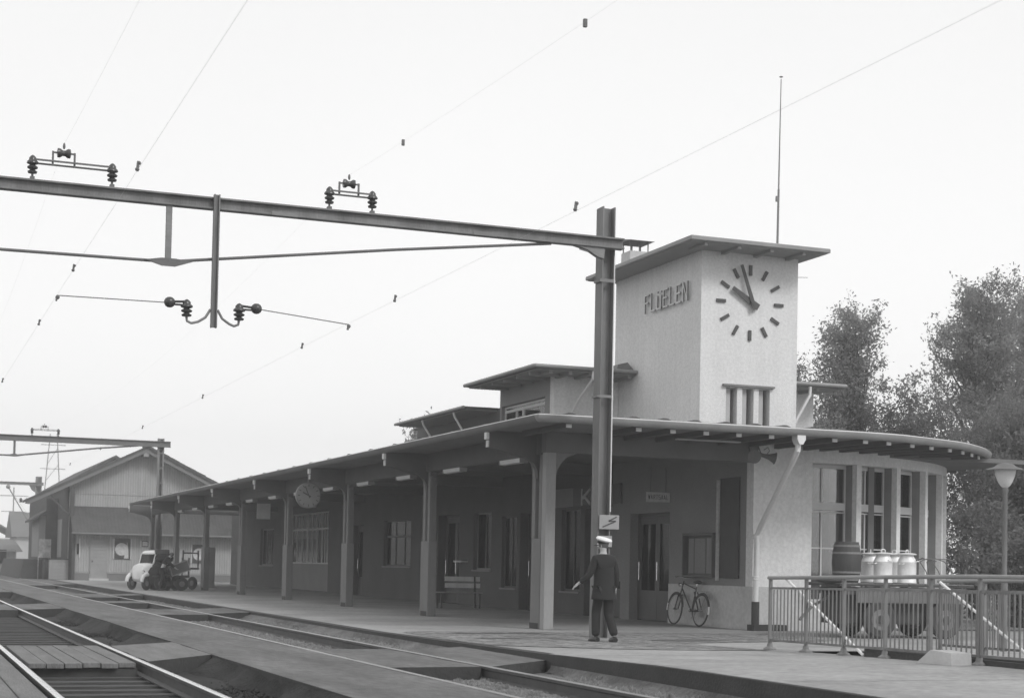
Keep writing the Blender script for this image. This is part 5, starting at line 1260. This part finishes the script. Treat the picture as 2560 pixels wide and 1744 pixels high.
far_mast(15.6, 236, 11.0, 'thin distant mast with cross arm, right one of two', [(9.8,2.0),(7.6,1.6)])
far_mast(12.9, 262, 9.0, 'shorter distant mast seen below the far crane jib', [(8.2,1.8),(6.8,1.5)])
# tall pylon behind the shed (faint lattice)
py = thing('pylon', 'faint lattice pylon rising behind the goods shed roof', 'pylon', (26.4, 300, 0), world=True)
for s in (-1, 1): part('pylon_leg', MB().tube((26.4+s*2.2,300,0),(26.4+s*.6,300,23.5),.10,5), M['steel'], py)
for i in range(7): z = 3*i; w0 = lerp(2.2,.6,z/23.5); w1 = lerp(2.2,.6,(z+3)/23.5); part('lattice_bar', MB().tube((26.4-w0,300,z),(26.4+w1,300,z+3),.05,4), M['steel'], py)
for z in (17.2, 21.5): part('cross_arm', MB().bar((24.2,300,z),(28.6,300,z),.12), M['steel'], py)

# ================================================================ LITTLE TRUCK, CARTS, WORKER
tk = thing('small_truck', 'small white round nosed delivery truck parked by the canopy end', 'truck', (9.98, 68.3, 0), radians(-60)); tk.scale = (.95, .84, 1.06)
# local frame: front is -Y, width along X; body panels
def car_section(y, w, z0, z1, r): return y, w, z0, z1, r
def loft(mb, secs, n=16):
    rings = []
    for (y, w, z0, z1, e) in secs:
        rg = []
        for i in range(n):
            t = 2*pi*i/n; cx_, sx = cos(t), sin(t)
            rg.append((w/2*math.copysign(abs(cx_)**e, cx_), y, (z0+z1)/2+(z1-z0)/2*math.copysign(abs(sx)**e, sx)))
        rings.append(rg)
    vs = [p for r in rings for p in r]; m_ = len(rings)
    fs = [(i*n+k, i*n+(k+1)%n, (i+1)*n+(k+1)%n, (i+1)*n+k) for i in range(m_-1) for k in range(n)]+[tuple(range(n))[::-1], tuple(range((m_-1)*n, m_*n))]
    return mb.add(vs, fs)
tbody = part('body', loft(MB(), [(-.72,.60,.42,.82,.7),(-.62,.86,.32,.98,.6),(-.35,1.0,.28,1.05,.5),(-.1,1.06,.26,1.06,.45),(.25,1.10,.26,1.0,.4),(.95,1.10,.26,.98,.4),(1.0,1.06,.28,.95,.4)], 20), M['cream'], tk, smooth=True)
part('cab', MB().prism([(-.18,1.0),(-.02,1.42),(.10,1.50),(.90,1.52),(.98,1.46),(.98,1.0),(.93,1.0),(.93,1.40),(.60,1.42),(.60,1.0),(.52,1.0),(.52,1.42),(.12,1.42),(.02,1.36),(-.10,1.0)], -.50, -.46, 'x'), M['cream'], tk)
part('cab', MB().prism([(-.18,1.0),(-.02,1.42),(.10,1.50),(.90,1.52),(.98,1.46),(.98,1.0),(.93,1.0),(.93,1.40),(.60,1.42),(.60,1.0),(.52,1.0),(.52,1.42),(.12,1.42),(.02,1.36),(-.10,1.0)], .46, .50, 'x'), M['cream'], tk)
part('cab_roof', loft(MB(), [(-.04,.92,1.40,1.46,.6),(.1,1.0,1.42,1.54,.6),(.5,1.02,1.42,1.57,.6),(.92,1.0,1.42,1.54,.6),(1.0,.9,1.42,1.50,.6)], 14), M['cream'], tk, smooth=True)
part('windscreen', MB().prism([(-.15,1.0),(-.01,1.40),(.0,1.40),(-.13,1.0)], -.46, .46, 'x'), M['glassdark'], tk)
part('cab_back', MB().box(-.46,.46,.94,.975,.95,1.42), M['cream'], tk)
part('seat', MB().box(-.4,.4,.5,.65,.6,1.2), M['black'], tk)
for s in (-1, 1):
    part('mudguard', MB().path([(s*.52,-.55+.29*cos(t),.32+.29*sin(t)) for t in np.linspace(0,pi,9)], .085, 8), M['cream'], tk, smooth=True)
    part('headlamp', MB().lathe([(.07,-.03),(.075,0),(.04,.08)], (s*.40,-.66,.72), 14, (0,1,0)), M['chrome'], tk, smooth=True)
    for y in (-.55, .75):
        w = part('wheel', MB().lathe([(.1,-.06),(.23,-.07),(.26,-.04),(.26,.04),(.23,.07),(.1,.06)], (s*.50,y,.26), 20, (1,0,0)), M['rubber'], tk, smooth=True)
        part('hub_cap', MB().lathe([(.001,-.08),(.08,-.075),(.11,-.06),(.11,.06),(.08,.075),(.001,.08)], (s*.50,y,.26), 14, (1,0,0)), M['steel_mid'], w)
def bag_cart(label, loc, rz, L, dz, extra=None):
    t = thing('platform_trolley', label, 'trolley', loc, rz, 'platform trolleys beside the truck')
    part('deck', MB().box(-L/2,L/2,-.5,.5,dz-.08,dz), M['wood_dark'], t)
    for x in (-L/2+.3, L/2-.3):
        for s in (-1,1):
            w = part('wheel', MB().lathe([(.06,-.04),(.26,-.05),(.28,-.02),(.28,.02),(.26,.05),(.06,.04)], (x,s*.42,.28), 18, (0,1,0)), M['rubber'], t)
            part('rim', MB().lathe([(.001,-.055),(.12,-.055),(.12,.055),(.001,.055)], (x,s*.42,.28), 12, (0,1,0)), M['steel_mid'], w)
    part('end_stake', MB().box(L/2-.05,L/2,-.48,-.42,dz,dz+.75), M['steel_dark'], t)
    part('end_stake', MB().box(L/2-.05,L/2,.42,.48,dz,dz+.75), M['steel_dark'], t)
    part('end_rail', MB().box(L/2-.045,L/2-.005,-.42,.42,dz+.6,dz+.66), M['steel_dark'], t)
    return t
bag_cart('dark platform trolley behind the bending worker', (10.75, 67.9, 0), radians(8), 1.5, .62)
bag_cart('dark trolley with raised deck beside the third last column', (11.6, 70.6, 0), radians(-55), 1.5, .95)
tp = thing('tilted_crate', 'dark framed crate tilted over the trolley beside the truck', 'crate', (11.2, 67.6, .72)); tp.rotation_euler = (0, radians(-20), 0)
part('panel', MB().box(-.38,.38,-.3,.3,.02,.42), M['steel_dark'], tp)
for z in (0, .42): part('frame_bar', MB().box(-.40,.40,-.32,-.30,z,z+.04), M['door'], tp)
for x in (-.40, .37): part('frame_bar', MB().box(x,x+.03,-.32,-.30,.04,.42), M['door'], tp)
sg = thing('luggage_heap', 'dark heap of sacks and luggage on the trolley by the truck', 'luggage', (10.62, 67.9, .66)); sg.scale = (1.25, 1.1, 1.15)
part('sack', MB().ball((-.2,0,.22), .26, 12, (1.1,1,.9)), M['uniform'], sg, smooth=True); part('sack', MB().ball((.2,.05,.2), .24, 12, (1,1,.85)), M['trousers'], sg, smooth=True); part('sack', MB().ball((-.05,-.05,.58), .27, 12, (1.15,1,.8)), M['trousers'], sg, smooth=True); part('suitcase', MB().box(-.35,.1,-.2,.2,.72,.90), M['wood_dark'], sg, bevel=.03); part('sack', MB().ball((-.38,-.1,-.1), .28, 12, (.9,1,1.4)), M['uniform'], sg, smooth=True)
person('worker in dark clothes bending over the trolley beside the truck', (10.42, 67.0, .0), 0.0, dict(
    pelvis=(-.10,0,.90), chest=(.12,.0,1.24), neck=(.22,.0,1.37), head=(.30,-.02,1.46), face=(.8,-.3,-.5),
    shL=(.08,-.15,1.30), elL=(.25,-.18,1.08), wrL=(.42,-.12,.95), shR=(.14,.15,1.30), elR=(.30,.18,1.08), wrR=(.48,.14,.95),
    hipL=(-.10,-.09,.84), knL=(-.06,-.10,.46), anL=(-.16,-.10,.09), toeL=(-.06,-.11,.04), hipR=(-.08,.09,.84), knR=(.06,.10,.46), anR=(.02,.10,.09), toeR=(.12,.11,.04)), cap=False, skirt=False)
def_ = None
# white figure-sized milk churn and crates under the canopy's far end
single('vending_box', MB().box(13.6,14.2,76.0,76.4,0,1.9), M['plaster_shade'], 'grey upright cabinet under the far end of the canopy', 'cabinet', loc=(13.9,76,0), bevel=.02)

# ================================================================ TREES AND SHRUBS
def tree(label, name, x, y, H, Wd, nleaf, seed, lm='leaf', group='tall trees behind the station', low=.15, fan=.55, lw=.065, ll=.15, up=1.0):
    """trunk with ascending limbs; leaves scattered along the sub-branches"""
    rnd = np.random.RandomState(seed); t = thing(name, label, 'tree', (x, y, 0), group=group)
    tr = MB(); trunk = [(0,0,-.1)]; 
    for i in range(1, 9): trunk.append((rnd.normal(0,.05)*i*.5, rnd.normal(0,.05)*i*.5, H*.92*i/8))
    tr.path(trunk, [max(.02, .022*H*(1-i/8.6)) for i in range(9)], 7)
    part('trunk', tr, M['bark'], t, smooth=True)
    lb = MB(); tips = []
    nl = int(20+H*1.6)
    for k in range(nl):
        z0 = H*rnd.uniform(low*.6, .78); a = rnd.uniform(0, 2*pi)
        f = (z0/H); env = Wd*(1-max(0,(f-.35)/.75)**1.6)*rnd.uniform(.55, 1.1)
        z1 = min(H*rnd.uniform(.93,1.02), z0+H*rnd.uniform(.22,.45)*up)
        zf = z1/H; R = Wd*max(.10, (1-((zf-.42)/.62)**2 if zf > .42 else .75+.6*zf))*rnd.uniform(.55,1.05)
        i0 = min(7, int(z0/(H*.92)*8)); base = Vector(trunk[i0]).lerp(Vector(trunk[i0+1]), .5); base.z = z0
        P = []
        for j in range(6):
            u = j/5; rr = R*(u**.75); P.append((base.x+cos(a)*rr+rnd.normal(0,.06)*j*.4, base.y+sin(a)*rr+rnd.normal(0,.06)*j*.4, lerp(z0, z1, u**1.15)))
        lb.path(P, [max(.008, .008*H*(1-j/5.5)) for j in range(6)], 5)
        for j in range(1, 6):
            for _ in range(3):
                c = Vector(P[j])+Vector((rnd.normal(0,.25),rnd.normal(0,.25),rnd.normal(0,.25)))
                L = rnd.uniform(.6,1.5)*(.5+.08*H/2); b_ = a+rnd.normal(0,.9); e = c+Vector((cos(b_)*L*fan, sin(b_)*L*fan, L*rnd.uniform(-.1,.95)))
                lb.tube(c, e, .010, 3, .004); tips.append((c, e))
    part('limbs', lb, M['bark'], t, smooth=True)
    # leaves
    C = np.array([c for c, e in tips]); E = np.array([e for c, e in tips]); wts = rnd.uniform(.2,1.8,len(C)); wts /= wts.sum()
    pk = rnd.choice(len(C), nleaf, p=wts); u = rnd.uniform(.05,1.05,(nleaf,1)); P = C[pk]*(1-u)+E[pk]*u+rnd.normal(0,.16,(nleaf,3))*np.array([1,1,.8])
    d = rnd.normal(0,1,(nleaf,3)); d[:,2] -= .4; d /= np.linalg.norm(d,axis=1,keepdims=True); q = rnd.normal(0,1,(nleaf,3)); q -= (q*d).sum(1,keepdims=True)*d; q /= np.linalg.norm(q,axis=1,keepdims=True)
    s = rnd.uniform(.6,1.3,(nleaf,1)); a_ = d*ll/2*s; b_ = q*lw/2*s
    V = np.stack([P-a_, P+b_, P+a_, P-b_], 1).reshape(-1,3); F = np.arange(nleaf*4).reshape(-1,4)
    me = bpy.data.meshes.new('crown'); me.from_pydata(V.tolist(), [], F.tolist()); me.materials.append(M[lm])
    o = bpy.data.objects.new('crown', me); COL.objects.link(o); o.parent = t
    return t
tree('slender pointed tree right of the clock tower with bare stems showing', 'birch_tree', 33.7, 52, 10.7, 2.7, 24000, 3, low=.25, fan=.5, up=1.1)
tree('short round tree directly right of the tower wall', 'leafy_tree', 31.8, 54, 9.1, 2.7, 22000, 5, low=.2)
tree('bushy tree filling the space between tower and tall trees', 'leafy_tree', 34.9, 50, 7.7, 2.6, 20000, 8, 'leafdark', low=.1)
tree('tall broad tree, left one of the high pair at right edge', 'poplar_tree', 39.6, 52, 12.4, 3.6, 42000, 11, low=.2, fan=.5)
tree('tall broad tree standing at the right picture edge', 'poplar_tree', 44.0, 54, 12.5, 4.0, 36000, 13, low=.2, fan=.5)
tree('low leafy tree behind the curved roof left of the high pair', 'leafy_tree', 36.6, 47, 7.6, 2.8, 26000, 17, 'leafdark', low=.1)
tree('dark lower tree behind the street lamp', 'leafy_tree', 36.0, 43, 8.3, 3.3, 34000, 19, 'leafdark', low=.05)
tree('dense dark tree behind the railing at the right edge', 'leafy_tree', 34.2, 38, 7.0, 2.9, 32000, 23, 'leafdark', low=.03)
tree('dark tree between round bay and street lamp', 'leafy_tree', 32.0, 40, 6.0, 2.6, 26000, 29, 'leafdark', low=.03)
tree('tree behind the station whose top just shows over the canopy roof', 'leafy_tree', 31.5, 98, 9.6, 2.6, 7000, 31, low=.2, ll=.3, lw=.14)
def shrub(label, x, y, H, Wd, n, seed):
    rnd = np.random.RandomState(seed); t = thing('shrub', label, 'shrub', (x, y, 0), group='dark shrubs behind the railing')
    st_ = MB()
    for k in range(9):
        a = rnd.uniform(0, 2*pi); st_.tube((0,0,0), (cos(a)*Wd*.5, sin(a)*Wd*.5, H*.8), .02, 5, .006)
    part('stems', st_, M['bark'], t)
    c = rnd.normal(0,1,(14,3))*np.array([Wd*.42,Wd*.42,H*.22])+np.array([0,0,H*.5]); pk = rnd.choice(14, n); P = c[pk]+rnd.normal(0,.28,(n,3)); P[:,2] = np.abs(P[:,2])
    d = rnd.normal(0,1,(n,3)); d /= np.linalg.norm(d,axis=1,keepdims=True); q = np.cross(d, rnd.normal(0,1,(n,3))); q /= np.linalg.norm(q,axis=1,keepdims=True)
    V = np.stack([P-d*.07, P+q*.04, P+d*.07, P-q*.04], 1).reshape(-1,3)
    me = bpy.data.meshes.new('foliage'); me.from_pydata(V.tolist(), [], np.arange(n*4).reshape(-1,4).tolist()); me.materials.append(M['leafdark'])
    o = bpy.data.objects.new('foliage', me); COL.objects.link(o); o.parent = t
for i, (x, y, H, w, nm) in enumerate(((26.9,33.5,2.2,1.6,'beside the round bay'),(29.3,32.5,2.6,2.0,'left of the street lamp foot'),(31.6,33.0,2.8,2.2,'behind the street lamp'),(30.6,29.0,2.0,1.7,'at the right picture edge, nearest'),(34.5,31.5,2.9,2.3,'far right under the dense tree'),(28.2,37.5,2.9,2.1,'just behind the round bay'))):
    shrub('dark leafy shrub '+nm, x, y, H, w, 6500, 40+i)

# ================================================================ THIN SUMMER HAZE
hz = struct('haze', MB().box(-120, 180, -25, 330, -1.4, 27), None, kind='stuff')
hm = bpy.data.materials.new('haze_air'); hm.use_nodes = True; hn = hm.node_tree; hn.nodes.remove(hn.nodes['Principled BSDF'])
pv = hn.nodes.new('ShaderNodeVolumePrincipled'); pv.inputs['Color'].default_value = (.98,.98,.98,1); pv.inputs['Density'].default_value = 0.0018; pv.inputs['Anisotropy'].default_value = 0.2
hn.links.new(pv.outputs[0], hn.nodes['Material Output'].inputs['Volume']); hz.data.materials.append(hm)
